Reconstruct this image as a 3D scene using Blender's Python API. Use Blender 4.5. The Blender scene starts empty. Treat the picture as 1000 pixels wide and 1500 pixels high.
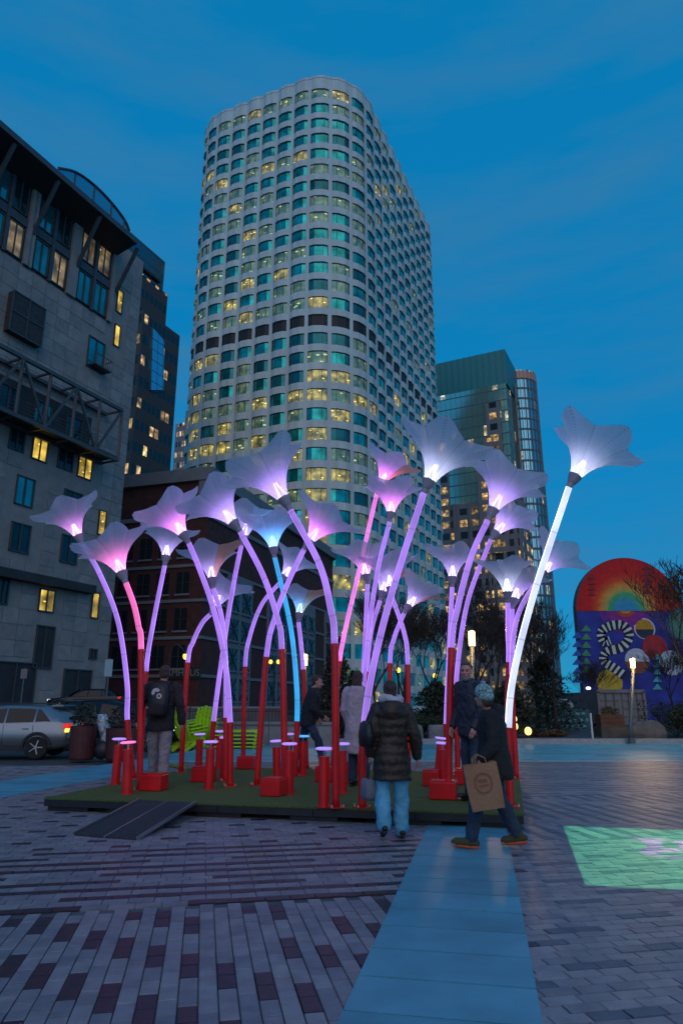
import bpy, bmesh, math, random
from mathutils import Vector, Matrix
R = math.radians
sc = bpy.context.scene
col = sc.collection
# ------------------------------------------------------------------ camera
F, EYE = 1000.0, 1.42
PITCH = math.atan(281 / F)
SP, CP = math.sin(PITCH), math.cos(PITCH)
cam_d = bpy.data.cameras.new('camera'); cam = bpy.data.objects.new('camera', cam_d); col.objects.link(cam)
cam.location = (0, 0, EYE); cam.rotation_euler = (math.pi / 2 + PITCH, 0, 0)
cam_d.sensor_fit = 'VERTICAL'; cam_d.sensor_height = 36; cam_d.lens = 24
cam_d.clip_start = .05; cam_d.clip_end = 4000
sc.camera = cam
# ------------------------------------------------------------------ sky
SUN_EL, SUN_AZ = R(30), R(177)            # soft dusk glow from behind the camera
world = bpy.data.worlds.new('World'); sc.world = world; world.use_nodes = True
wt = world.node_tree; wt.nodes.clear()
def wn(t, **k):
    n = wt.nodes.new(t)
    for a, b in k.items(): setattr(n, a, b)
    return n
wo = wn('ShaderNodeOutputWorld'); wb = wn('ShaderNodeBackground'); sky = wn('ShaderNodeTexSky')
sky.sky_type = 'NISHITA'; sky.sun_disc = False; sky.sun_elevation = SUN_EL; sky.sun_rotation = SUN_AZ
sky.air_density = 1.0; sky.dust_density = .3; sky.ozone_density = 3.0
tint = wn('ShaderNodeMix', data_type='RGBA', blend_type='MULTIPLY'); tint.inputs[0].default_value = 1
tint.inputs[7].default_value = (.10, .80, 1.05, 1)
tc = wn('ShaderNodeTexCoord'); mp = wn('ShaderNodeMapping'); mp.inputs['Scale'].default_value = (1.2, 1.2, 7)
ns = wn('ShaderNodeTexNoise'); ns.inputs['Scale'].default_value = 2.2; ns.inputs['Detail'].default_value = 6; ns.inputs['Roughness'].default_value = .55
cr = wn('ShaderNodeValToRGB'); cr.color_ramp.elements[0].position = .42; cr.color_ramp.elements[1].position = .75
cr.color_ramp.elements[0].color = (0, 0, 0, 1); cr.color_ramp.elements[1].color = (.62, .62, .62, 1)
cl = wn('ShaderNodeMix', data_type='RGBA'); cl.inputs[7].default_value = (.55, 2.2, 4.1, 1)
wt.links.new(tc.outputs['Generated'], mp.inputs[0]); wt.links.new(mp.outputs[0], ns.inputs[0]); wt.links.new(ns.outputs[0], cr.inputs[0])
even = wn('ShaderNodeMix', data_type='RGBA'); even.inputs[0].default_value = .78; even.inputs[7].default_value = (.02, 2.5, 5.9, 1)   # blue hour: nearly even all round
wt.links.new(sky.outputs[0], tint.inputs[6]); wt.links.new(tint.outputs[2], even.inputs[6]); wt.links.new(even.outputs[2], cl.inputs[6]); wt.links.new(cr.outputs[0], cl.inputs[0])
wt.links.new(cl.outputs[2], wb.inputs[0]); wt.links.new(wb.outputs[0], wo.inputs[0])
wb.inputs[1].default_value = .09
sun_d = bpy.data.lights.new('sun', 'SUN'); sun_o = bpy.data.objects.new('sun', sun_d); col.objects.link(sun_o)
sun_d.energy = .8; sun_d.angle = R(70); sun_d.color = (1.0, .68, .54)
sd = Vector((.05, -.85, .55)).normalized()
sun_o.rotation_euler = sd.to_track_quat('Z', 'Y').to_euler(); sun_o.location = (-20, -30, 40)
vs = sc.view_settings; vs.view_transform = 'Standard'; vs.look = 'None'; vs.exposure = 0; vs.gamma = 1; vs.use_curve_mapping = False
sc.render.engine = 'CYCLES'; sc.cycles.use_denoising = True
sc.cycles.max_bounces = 6; sc.cycles.transparent_max_bounces = 16
# ------------------------------------------------------------------ pixel helpers (photo is 1000 x 1500)
def ray(px, py):
    a, b = (px - 500) / F, -(py - 750) / F
    return Vector((a, CP - b * SP, SP + b * CP))
def gp(px, py, z=0.0):
    d = ray(px, py); t = (z - EYE) / d.z
    return Vector((d.x * t, d.y * t, z))
def at(px, py, Y):
    d = ray(px, py); t = Y / d.y
    return Vector((d.x * t, Y, EYE + d.z * t))
def on_plane(px, py, p0, n):
    d = ray(px, py); o = Vector((0, 0, EYE)); t = (p0 - o).dot(n) / d.dot(n)
    return o + d * t
# ------------------------------------------------------------------ materials
MATS = {}
def nd(nt, t, **k):
    n = nt.nodes.new(t)
    for a, b in k.items(): setattr(n, a, b)
    return n
def mat(name, c, rough=.6, metal=0, noise=None, emit=None, es=0, bump=None, spec=.5, alpha=1):
    if name in MATS: return MATS[name]
    m = bpy.data.materials.new(name); m.use_nodes = True; nt = m.node_tree
    p = nt.nodes['Principled BSDF']
    p.inputs['Base Color'].default_value = (*c, 1); p.inputs['Roughness'].default_value = rough
    p.inputs['Metallic'].default_value = metal; p.inputs['Specular IOR Level'].default_value = spec
    if alpha < 1: p.inputs['Alpha'].default_value = alpha
    if emit: p.inputs['Emission Color'].default_value = (*emit, 1); p.inputs['Emission Strength'].default_value = es
    if noise or bump:
        g = nd(nt, 'ShaderNodeNewGeometry')
    if noise:
        s, a = noise
        n = nd(nt, 'ShaderNodeTexNoise'); n.inputs['Scale'].default_value = s; n.inputs['Detail'].default_value = 5
        nt.links.new(g.outputs['Position'], n.inputs['Vector'])
        mr = nd(nt, 'ShaderNodeMapRange'); mr.inputs[1].default_value = .3; mr.inputs[2].default_value = .7
        mr.inputs[3].default_value = 1 - a; mr.inputs[4].default_value = 1 + a
        nt.links.new(n.outputs[0], mr.inputs[0])
        vm = nd(nt, 'ShaderNodeVectorMath', operation='SCALE'); vm.inputs[0].default_value = c
        nt.links.new(mr.outputs[0], vm.inputs['Scale']); nt.links.new(vm.outputs[0], p.inputs['Base Color'])
    if bump:
        s, a = bump
        n = nd(nt, 'ShaderNodeTexNoise'); n.inputs['Scale'].default_value = s; n.inputs['Detail'].default_value = 4
        nt.links.new(g.outputs['Position'], n.inputs['Vector'])
        b = nd(nt, 'ShaderNodeBump'); b.inputs['Strength'].default_value = a; b.inputs['Distance'].default_value = .02
        nt.links.new(n.outputs[0], b.inputs['Height']); nt.links.new(b.outputs[0], p.inputs['Normal'])
    MATS[name] = m
    return m
def mth(nt, op, a, b=None, c=None):
    n = nd(nt, 'ShaderNodeMath', operation=op)
    for i, x in enumerate((a, b, c)):
        if x is None: continue
        if isinstance(x, (int, float)): n.inputs[i].default_value = x
        else: nt.links.new(x, n.inputs[i])
    return n.outputs[0]
def grid_mat(name, cw, ch, fw, fh, wall, glass, prob, lit, es, metal=.5, grough=.12):
    """facade too far to pick its windows apart: windows by UV in metres, some of them lit"""
    m = bpy.data.materials.new(name); m.use_nodes = True; nt = m.node_tree; p = nt.nodes['Principled BSDF']
    uv = nd(nt, 'ShaderNodeUVMap'); sx = nd(nt, 'ShaderNodeSeparateXYZ'); nt.links.new(uv.outputs[0], sx.inputs[0])
    u = mth(nt, 'DIVIDE', sx.outputs[0], cw); v = mth(nt, 'DIVIDE', sx.outputs[1], ch)
    fu, fv = mth(nt, 'FRACT', u), mth(nt, 'FRACT', v)
    win = mth(nt, 'MULTIPLY', mth(nt, 'GREATER_THAN', fu, fw), mth(nt, 'GREATER_THAN', fv, fh))
    cx = nd(nt, 'ShaderNodeCombineXYZ'); nt.links.new(mth(nt, 'FLOOR', u), cx.inputs[0]); nt.links.new(mth(nt, 'FLOOR', v), cx.inputs[1])
    w = nd(nt, 'ShaderNodeTexWhiteNoise', noise_dimensions='2D'); nt.links.new(cx.outputs[0], w.inputs['Vector'])
    on = mth(nt, 'MULTIPLY', mth(nt, 'LESS_THAN', w.outputs['Value'], prob), win)
    ws = nd(nt, 'ShaderNodeSeparateColor'); nt.links.new(w.outputs['Color'], ws.inputs[0])
    g = nd(nt, 'ShaderNodeNewGeometry'); n = nd(nt, 'ShaderNodeTexNoise'); n.inputs['Scale'].default_value = .9; n.inputs['Detail'].default_value = 2
    nt.links.new(g.outputs['Position'], n.inputs['Vector'])
    patch = mth(nt, 'POWER', mth(nt, 'MULTIPLY', n.outputs[0], 1.5), 4)
    mx = nd(nt, 'ShaderNodeMix', data_type='RGBA'); nt.links.new(win, mx.inputs[0])
    mx.inputs[6].default_value = (*wall, 1); mx.inputs[7].default_value = (*glass, 1)
    nt.links.new(mx.outputs[2], p.inputs['Base Color'])
    nt.links.new(mth(nt, 'MULTIPLY', win, metal), p.inputs['Metallic'])
    nt.links.new(mth(nt, 'MULTIPLY_ADD', win, grough - .7, .7), p.inputs['Roughness'])
    p.inputs['Emission Color'].default_value = (*lit, 1)
    nt.links.new(mth(nt, 'MULTIPLY', mth(nt, 'MULTIPLY', on, es), mth(nt, 'MULTIPLY', patch, mth(nt, 'MULTIPLY_ADD', ws.outputs[1], 1.4, .2))), p.inputs['Emission Strength'])
    return m
def lit_mat(name, c, es, base=(.02, .06, .06), fill=.25, spot_scale=.9):
    """a lit room behind glass: soft fill plus a few bright ceiling lamps"""
    m = bpy.data.materials.new(name); m.use_nodes = True; nt = m.node_tree; p = nt.nodes['Principled BSDF']
    g = nd(nt, 'ShaderNodeNewGeometry')
    n = nd(nt, 'ShaderNodeTexNoise'); n.inputs['Scale'].default_value = .8; n.inputs['Detail'].default_value = 2
    nt.links.new(g.outputs['Position'], n.inputs['Vector'])
    v = nd(nt, 'ShaderNodeTexVoronoi'); v.inputs['Scale'].default_value = spot_scale; vs_ = nd(nt, 'ShaderNodeVectorMath', operation='MULTIPLY'); vs_.inputs[1].default_value = (1, 1, 2.4); nt.links.new(g.outputs['Position'], vs_.inputs[0]); nt.links.new(vs_.outputs[0], v.inputs['Vector'])
    spot = mth(nt, 'MULTIPLY', mth(nt, 'LESS_THAN', v.outputs['Distance'], .17), 1.6)
    pw = mth(nt, 'POWER', mth(nt, 'MULTIPLY', n.outputs[0], 1.7), 3)
    s = mth(nt, 'ADD', mth(nt, 'MULTIPLY', pw, fill), mth(nt, 'MULTIPLY', spot, 1.0))
    p.inputs['Base Color'].default_value = (*base, 1); p.inputs['Roughness'].default_value = .1; p.inputs['Metallic'].default_value = .3
    p.inputs['Emission Color'].default_value = (*c, 1); nt.links.new(mth(nt, 'MULTIPLY', s, es), p.inputs['Emission Strength'])
    return m
# ------------------------------------------------------------------ mesh builder
def world_of(o):
    w = Vector((0, 0, 0))
    while o is not None: w = w + o.location; o = o.parent
    return w
class MB:
    def __init__(s): s.v, s.f, s.m, s.uv = [], [], [], {}
    def add(s, vs, fs, mi=0):
        k = len(s.v); s.v += [Vector(x) for x in vs]
        for f in fs: s.f.append([k + i for i in f]); s.m.append(mi)
    def quad(s, a, b, c, d, mi=0, uv=None):
        if uv: s.uv[len(s.f)] = uv
        s.add((a, b, c, d), ((0, 1, 2, 3),), mi)
    def poly(s, pts, mi=0): s.add(pts, (tuple(range(len(pts))),), mi)
    def box(s, c, d, rz=0, mi=0, M=None):
        c = Vector(c); hx, hy, hz = d[0] / 2, d[1] / 2, d[2] / 2
        if M is None: M = Matrix.Rotation(rz, 3, 'Z')
        vs = [c + M @ Vector((x, y, z)) for z in (-hz, hz) for x, y in ((-hx, -hy), (hx, -hy), (hx, hy), (-hx, hy))]
        s.add(vs, ((3, 2, 1, 0), (4, 5, 6, 7), (0, 1, 5, 4), (1, 2, 6, 5), (2, 3, 7, 6), (3, 0, 4, 7)), mi)
    def beam(s, a, b, w, h, mi=0):
        a, b = Vector(a), Vector(b); z = (b - a); L = z.length; z.normalize()
        x = z.cross(Vector((0, 0, 1)));
        if x.length < 1e-4: x = Vector((1, 0, 0))
        x.normalize(); y = z.cross(x); M = Matrix((x, y, z)).transposed()
        s.box((a + b) / 2, (w, h, L), 0, mi, M)
    def tube(s, pts, rad, n=10, mi=0, caps=True, uv=False, round_caps=False):
        pts = [Vector(p) for p in pts]
        if not isinstance(rad, (list, tuple)): rad = [rad] * len(pts)
        rad = list(rad)
        if round_caps:
            d0 = (pts[0] - pts[1]).normalized(); d1 = (pts[-1] - pts[-2]).normalized(); r0, r1 = rad[0], rad[-1]
            pts = [pts[0] + d0 * r0 * .95, pts[0] + d0 * r0 * .6] + pts + [pts[-1] + d1 * r1 * .6, pts[-1] + d1 * r1 * .95]
            rad = [r0 * .35, r0 * .8] + rad + [r1 * .8, r1 * .35]
        k = len(s.v); ref = None; L = 0
        for i, p in enumerate(pts):
            t = (pts[min(i + 1, len(pts) - 1)] - pts[max(i - 1, 0)]).normalized()
            if ref is None: ref = t.cross(Vector((0, 1, 0)) if abs(t.y) < .9 else Vector((1, 0, 0)))
            ref = (ref - t * ref.dot(t)).normalized(); b = t.cross(ref)
            for j in range(n):
                a = 2 * math.pi * j / n
                s.v.append(p + (ref * math.cos(a) + b * math.sin(a)) * rad[i])
        Ls = [0]
        for i in range(1, len(pts)): Ls.append(Ls[-1] + (pts[i] - pts[i - 1]).length)
        for i in range(len(pts) - 1):
            for j in range(n):
                j2 = (j + 1) % n
                if uv: s.uv[len(s.f)] = ((j / n, Ls[i]), ((j + 1) / n, Ls[i]), ((j + 1) / n, Ls[i + 1]), (j / n, Ls[i + 1]))
                s.f.append([k + i * n + j, k + i * n + j2, k + (i + 1) * n + j2, k + (i + 1) * n + j]); s.m.append(mi)
        if caps:
            s.f.append([k + j for j in reversed(range(n))]); s.m.append(mi)
            e = k + (len(pts) - 1) * n; s.f.append([e + j for j in range(n)]); s.m.append(mi)
    def loft(s, rings, n=20, mi=0, power=2.0):
        """rings: (centre, rx, ry, turn) of horizontal superellipses, closed at both ends"""
        k = len(s.v)
        for c, rx, ry, rz in rings:
            c = Vector(c); M = Matrix.Rotation(rz, 3, 'Z')
            for j in range(n):
                a = 2 * math.pi * j / n; ca, sa = math.cos(a), math.sin(a)
                s.v.append(c + M @ Vector((math.copysign(abs(ca) ** (2 / power), ca) * rx, math.copysign(abs(sa) ** (2 / power), sa) * ry, 0)))
        for i in range(len(rings) - 1):
            for j in range(n):
                j2 = (j + 1) % n
                s.f.append([k + i * n + j, k + i * n + j2, k + (i + 1) * n + j2, k + (i + 1) * n + j]); s.m.append(mi)
        s.f.append([k + j for j in reversed(range(n))]); s.m.append(mi)
        e = k + (len(rings) - 1) * n; s.f.append([e + j for j in range(n)]); s.m.append(mi)
    def ell(s, c, r, M=None, nu=16, nv=10, mi=0):
        c = Vector(c); M = M or Matrix.Identity(3); k = len(s.v)
        vs, fs = [c + M @ Vector((0, 0, -r[2]))], []
        for i in range(1, nv):
            t = -math.pi / 2 + math.pi * i / nv
            for j in range(nu):
                a = 2 * math.pi * j / nu
                vs.append(c + M @ Vector((r[0] * math.cos(t) * math.cos(a), r[1] * math.cos(t) * math.sin(a), r[2] * math.sin(t))))
        vs.append(c + M @ Vector((0, 0, r[2])))
        for j in range(nu): fs.append((0, 1 + (j + 1) % nu, 1 + j))
        for i in range(nv - 2):
            for j in range(nu):
                a, b = 1 + i * nu + j, 1 + i * nu + (j + 1) % nu; fs.append((a, b, b + nu, a + nu))
        e = len(vs) - 1; o = 1 + (nv - 2) * nu
        for j in range(nu): fs.append((o + j, o + (j + 1) % nu, e))
        s.add(vs, fs, mi)
    def build(s, name, mats, parent=None, origin=None, smooth=False):
        if not isinstance(mats, (list, tuple)): mats = [mats]
        me = bpy.data.meshes.new(name)
        org = world_of(parent) if parent is not None else Vector(origin if origin is not None else (0, 0, 0))
        me.from_pydata([v - org for v in s.v], [], s.f)
        for m in mats: me.materials.append(m)
        me.polygons.foreach_set('material_index', s.m)
        if smooth: me.polygons.foreach_set('use_smooth', [True] * len(s.f))
        if s.uv:
            ul = me.uv_layers.new(name='UVMap').data
            for fi, u in s.uv.items():
                for li, q in zip(me.polygons[fi].loop_indices, u): ul[li].uv = q
        me.update()
        o = bpy.data.objects.new(name, me); col.objects.link(o)
        if parent is not None: o.parent = parent
        else: o.location = org
        return o
def fuse(mb, name, m, parent, voxel=.012, smooth=4, wrinkle=0):
    """several overlapping closed shapes -> one continuous skin"""
    o = mb.build(name, m, parent)
    r = o.modifiers.new('r', 'REMESH'); r.mode = 'VOXEL'; r.voxel_size = voxel
    if smooth:
        s = o.modifiers.new('s', 'SMOOTH'); s.factor = .5; s.iterations = smooth
    for k_, (amp, size) in enumerate(((1.0, .13), (.6, .055)) if wrinkle else ()):
        tx = bpy.data.textures.new('folds', 'CLOUDS'); tx.noise_scale = size; tx.noise_depth = 2
        dm = o.modifiers.new('d%d' % k_, 'DISPLACE'); dm.texture = tx; dm.strength = wrinkle * amp; dm.mid_level = .5; dm.texture_coords = 'LOCAL'
    bpy.context.view_layer.update()
    dg = bpy.context.evaluated_depsgraph_get()
    me = bpy.data.meshes.new_from_object(o.evaluated_get(dg)); o.modifiers.clear(); o.data = me
    me.materials.clear(); me.materials.append(m)
    me.polygons.foreach_set('use_smooth', [True] * len(me.polygons))
    return o
def tag(o, label, cat, group=None):
    o['label'] = label; o['category'] = cat
    if group: o['group'] = group
    return o
def thing(name, loc, label, cat, group=None):
    o = bpy.data.objects.new(name, None); o.empty_display_size = .1; o.location = loc; col.objects.link(o)
    return tag(o, label, cat, group)
def struct(o): o['kind'] = 'structure'; return o
def stuff(o): o['kind'] = 'stuff'; return o
def text(name, s, size, M, m, parent, depth=.004):
    c = bpy.data.curves.new(name, 'FONT'); c.body = s; c.size = size; c.align_x = 'CENTER'; c.align_y = 'CENTER'; c.extrude = depth
    t = bpy.data.objects.new(name, c); col.objects.link(t)
    bpy.context.view_layer.update()
    me = bpy.data.meshes.new_from_object(t.evaluated_get(bpy.context.evaluated_depsgraph_get()))
    bpy.data.objects.remove(t)
    me.transform(M); me.transform(Matrix.Translation(-world_of(parent)))
    me.materials.clear(); me.materials.append(m)
    o = bpy.data.objects.new(name, me); col.objects.link(o); o.parent = parent
    return o
rnd = random.Random(7)
# ================================================================== ground
M_asphalt = mat('asphalt', (.045, .048, .055), .75, noise=(3, .25), bump=(60, .3))
M_joint = mat('joint_sand', (.10, .10, .115), .9, noise=(2, .3))
M_pl = [mat('paver_pale_%d' % i, c, r, noise=(7, .2), bump=(90, .25)) for i, (c, r) in enumerate((((.215, .202, .232), .40), ((.245, .228, .255), .38), ((.180, .175, .208), .42)))]
M_pd = [mat('paver_dark_%d' % i, c, r, noise=(9, .25), bump=(90, .2), spec=.55) for i, (c, r) in enumerate((((.020, .017, .032), .36), ((.036, .019, .030), .36)))]
M_pd_sky = mat('paver_blue', (.075, .10, .14), .46, noise=(9, .25), bump=(90, .2))  # dark pavers right of the path, sky reflection put into the blue
M_slab = mat('granite_slab', (.08, .32, .42), .42, noise=(2.2, .2), bump=(120, .15))
M_slab2 = mat('granite_slab_worn', (.075, .275, .36), .48, noise=(1.6, .26), bump=(120, .15))
m = MB(); m.quad((-900, -60, -.06), (900, -60, -.06), (900, 1500, -.06), (-900, 1500, -.06))
struct(m.build('ground', M_asphalt))
m = MB(); m.poly([(-16, -2, -.014), (22, -2, -.014), (30, 27, -.014), (-2.2, 27, -.014), (-5.5, 17.6, -.014), (-18, 17.6, -.014)])
plaza = struct(m.build('plaza', M_joint))
GA = R(-11); gr, gc = Vector((math.cos(GA), -math.sin(GA), 0)), Vector((math.sin(GA), math.cos(GA), 0))   # row and column directions of the paving
PA = R(11.3); pdir, pnor = Vector((math.sin(PA), math.cos(PA), 0)), Vector((math.cos(PA), -math.sin(PA), 0))
P_L = gp(491, 1500); P_R = gp(797, 1500)
pw0, pw1 = P_L.dot(pnor), P_R.dot(pnor)
q0 = gp(0, 1168).dot(pnor); q1 = gp(30, 1142).dot(pnor)
q0, q1 = min(q0, q1) - .15, max(q0, q1) + .1
def seen(p, marg=1.35):
    return p.y > 2.6 and abs(p.x) < (.5 * p.y + .35) * marg
pavers = []           # centre, size along row, size along column, dark, tone
def put(a, b, sa, sb, dark, z=0):
    p = gr * a + gc * b
    if not seen(p) or p.y > 18.6 or (p.x < -5.2 and p.y > 17.4): return
    w = p.dot(pnor)
    if pw0 + .13 < w < pw1 - .13 and p.y < 12: return
    if q0 + .13 < w < q1 - .13: return
    pavers.append((p, sa, sb, dark, rnd.random()))
B1, B2 = 5.70, 7.95
def left_of(a, b): return (gr * a + gc * b).dot(pnor) < (pw0 + pw1) / 2
def h2(i, j): return random.Random(i * 7919 + j * 104729).random()
# near field left of the slab path: pavers in columns, dark pairs in every second column
cwid, clen = .099, .186
for i in range(-84, 60):
    for j in range(10, 32):
        a, b = i * cwid, B1 - (j - 9) * clen - (clen / 2 if i % 2 else 0) + clen
        if b > B1 - clen * .45 or not left_of(a, b): continue
        jj = j + 3 * (i // 2)
        dark = i % 2 == 0 and jj % 4 < 2 and h2(i, jj // 4) > .12
        put(a, b - clen * .5 + .09, cwid, clen, dark)
# stripes
row = 0; b = B1 + .03
while b < B2:
    dark = row % 2 == 0; d = .108 if dark else .14
    for k in range(-50, 45):
        a = k * .19 + (.06 if dark else 0)
        if left_of(a, b): put(a, b + d / 2, .19, d, dark and (k + 5 * (row // 2) + (row // 6) * 3) % 19 < 15)
    b += d; row += 1
# pale field with scattered dark ones
row = 0; b0 = b
while b < 18.2:
    for k in range(-70, 40):
        a = k * .19 + (.095 if row % 2 else 0)
        if left_of(a, b): put(a, b + .06, .19, .12, row % 3 == 0 and (k + (row // 3) * 2) % 4 == 0)
    b += .12; row += 1
# right of the path: running bond with dark pairs
row = 0; b = 2.2
while b < 7.4:
    for k in range(-10, 60):
        a = k * .196 + (.098 if row % 2 else 0) + .03 * (row % 3)
        if not left_of(a, b): put(a, b + .05, .196, .1, row % 2 == 0 and (k + (row // 2) * 4 + row // 8) % 7 < 2 and h2(k // 2, row) > .1)
    b += .1; row += 1
# far right: long dark and pale bands along the columns, then along the rows
B3 = b; a = -2; i = 0
while a < 16:
    dark = i % 2 == 0; d = .10 if dark else .16
    for k in range(0, 16):
        bb = B3 + k * .21
        if not left_of(a, bb): put(a + d / 2, bb + .105, d, .21, dark and (k + i // 3) % 11 < 9)
    a += d; i += 1
b = B3 + 16 * .21; row = 0
while b < 18.2:
    dark = row % 2 == 0; d = .10 if dark else .18
    for k in range(-12, 70):
        a = k * .3
        if not left_of(a, b): put(a, b + d / 2, .3, d, dark and (k + row) % 13 < 9)
    b += d; row += 1
def vis(p):
    d = p - Vector((0, 0, EYE)); zc = d.y * CP + d.z * SP; u = 500 + F * d.x / zc; v = 750 - F * (-d.y * SP + d.z * CP) / zc
    return -10 < u < 1010 and v < 1515
order = sorted(range(len(pavers)), key=lambda i: pavers[i][0].y if vis(pavers[i][0]) else 99)
single = set(order[:300])
shared = {}
rest = MB()
RZ = -GA
for i, (p, sa, sb, dark, t) in enumerate(pavers):
    mi = (5 if p.dot(pnor) > pw1 else 3 + int(t * 1.999)) if dark else int(t * 2.999)
    gap = .006; dz = (t - .5) * .004
    if i in single:
        key = (round(sa, 3), round(sb, 3), mi)
        if key not in shared:
            b_ = MB(); x, y, e = (sa - gap) / 2, (sb - gap) / 2, .004
            lo = [(-x, -y), (x, -y), (x, y), (-x, y)]; hi = [(-x + e, -y + e), (x - e, -y + e), (x - e, y - e), (-x + e, y - e)]
            vs = [(q[0], q[1], -.02) for q in lo] + [(q[0], q[1], -.003) for q in lo] + [(q[0], q[1], 0) for q in hi]
            fs = [(8, 9, 10, 11)] + [(k, (k + 1) % 4, 4 + (k + 1) % 4, 4 + k) for k in range(4)] + [(4 + k, 4 + (k + 1) % 4, 8 + (k + 1) % 4, 8 + k) for k in range(4)]
            b_.add(vs, fs); o = b_.build('paver', (M_pl + M_pd + [M_pd_sky])[mi]); shared[key] = o.data; col.objects.unlink(o); bpy.data.objects.remove(o)
        o = bpy.data.objects.new('paver', shared[key]); col.objects.link(o); o.parent = plaza
        o.location = (p.x, p.y, dz); o.rotation_euler.z = RZ
    else:
        u, v = gr * (sa - gap) * .5, gc * (sb - gap) * .5; z = Vector((0, 0, dz)); lo = Vector((0, 0, -.016))
        c = [p - u - v, p + u - v, p + u + v, p - u + v]
        rest.add([q + lo for q in c] + [q + z for q in c], ((4, 5, 6, 7), (0, 1, 5, 4), (1, 2, 6, 5), (3, 0, 4, 7)), mi)
stuff(rest.build('paving_field', M_pl + M_pd + [M_pd_sky], plaza))
# slab paths (proud of the pavers by a few millimetres)
def slab(a0, a1, b0, b1, name='slab', parent=plaza, mt=None, g=.008):
    c = [pnor * (a0 + g) + pdir * (b0 + g), pnor * (a1 - g) + pdir * (b0 + g), pnor * (a1 - g) + pdir * (b1 - g), pnor * (a0 + g) + pdir * (b1 - g)]
    z1, z0 = Vector((0, 0, .006 + rnd.uniform(-.0015, .0015))), Vector((0, 0, -.03))
    k = MB(); k.add([q + z0 for q in c] + [q + z1 for q in c], ((4, 5, 6, 7), (0, 1, 5, 4), (1, 2, 6, 5), (2, 3, 7, 6), (3, 0, 4, 7)))
    return k.build(name, mt or rnd.choice((M_slab, M_slab, M_slab2)), parent)
joints = [gp(720, y).dot(pdir) for y in (1500, 1453, 1406, 1370, 1336, 1314, 1292, 1270, 1250)]
j0 = joints[0]; st = (joints[6] - joints[0]) / 6
for k in range(-4, 16): slab(pw0, pw1, j0 + k * st, j0 + (k + 1) * st)
for k in range(0, 26): slab(q0, q1, 8 + k * .5, 8 + (k + 1) * .5)
# broad granite band across the far side of the plaza, with its pale border
far = MB(); n = 0
b = 18.75
while b < 26.3:
    a = -4.5 - (b - 18) * .05
    while a < 26:
        L = rnd.choice((.9, 1.2, 1.2, 1.5)); dz = rnd.uniform(-.003, .003)
        far.add([(a + .006, b + .006, dz), (a + L - .006, b + .006, dz), (a + L - .006, b + .594, dz), (a + .006, b + .594, dz),
                 (a + .006, b + .006, -.02), (a + L - .006, b + .006, -.02)], ((0, 1, 2, 3), (4, 5, 1, 0)), rnd.choice((0, 0, 1)))
        a += L
    b += .6
stuff(far.build('granite_field', [M_slab, M_slab2], plaza))
m = MB(); m.box((11, 18.62, -.008), (32, .22, .03)); m.build('border', mat('border_stone', (.30, .42, .46), .4, noise=(6, .1)), plaza)
# kerbs and planting ground behind
M_kerb = mat('kerb_granite', (.26, .28, .30), .6, noise=(8, .15))
m = MB()
m.box((16, 26.55, .05), (33, .3, .26)); struct(m.build('kerb', M_kerb))
M_soil = mat('planting_soil', (.035, .032, .025), .95, noise=(2, .4), bump=(12, .8))
m = MB(); m.quad((-6, 27.2, .07), (60, 27.2, .07), (90, 75, .3), (-8, 75, .3)); struct(m.build('planting_bed', M_soil))
m = MB(); m.quad((7.0, 26.72, .09), (11.4, 26.72, .09), (13.5, 48, .22), (7.5, 48, .22)); struct(m.build('path', mat('path_asphalt', (.06, .065, .07), .7, noise=(4, .2))))
# ================================================================== turf platform
M_turf = mat('artificial_turf', (.12, .16, .035), .95, noise=(40, .4), bump=(300, 1.0))
M_blackwood = mat('black_board', (.012, .012, .014), .55, noise=(9, .3))
PZ = .17
c_fl, c_fr = gp(63, 1188), gp(768, 1216)
fx = (c_fr - c_fl); PWID = fx.length; fx.normalize(); fy = Vector((-fx.y, fx.x, 0)); PDEP = 5.0
def pl(u, v, z=PZ): return c_fl + fx * u + fy * v + Vector((0, 0, z))
root = thing('platform', pl(PWID / 2, PDEP / 2, 0), 'low black platform covered with green artificial turf under the glowing flowers', 'platform')
ang = math.atan2(fx.y, fx.x)
for k in range(4):      # turf strips laid side by side
    v0, v1 = PDEP * k / 4, PDEP * (k + 1) / 4
    m = MB(); m.box(pl(PWID / 2, (v0 + v1) / 2, PZ - .01), (PWID + .01, v1 - v0 - .006, .02 + .001 * (k % 2)), ang); m.build('turf_strip', M_turf, root)
for k in range(5):
    u0, u1 = PWID * k / 5, PWID * (k + 1) / 5
    for nm, vv in (('front_board', .02), ('rear_board', PDEP - .02)):
        m = MB(); m.box(pl((u0 + u1) / 2, vv, .105), (u1 - u0 - .008, .035, .085), ang); m.build(nm, M_blackwood, root)
for u in (.02, PWID - .02):
    m = MB(); m.box(pl(u, PDEP / 2, .105), (.035, PDEP - .08, .085), ang); m.build('side_board', M_blackwood, root)
for k in range(6):
    u = PWID * k / 5
    for v in (.12, PDEP / 2, PDEP - .12):
        m = MB(); m.box(pl(min(max(u, .35), PWID - .35), v, .03), (.62, .14, .066), ang); m.build('skid', M_blackwood, root)
m = MB(); m.box(pl(PWID / 2, PDEP / 2, .14), (PWID - .1, PDEP - .1, .02), ang); m.build('deck', M_blackwood, root)
# cable ramp with yellow edge at the back left
m = MB(); a, b = gp(240, 1121), gp(272, 1128); m.beam(a + Vector((0, 0, .05)), b + Vector((0, 0, .05)), .08, .05)
tag(m.build('cable_cover', mat('yellow_rubber', (.35, .22, .02), .6), origin=a), 'black and yellow cable cover on the paving behind the platform', 'cable cover')
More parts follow.
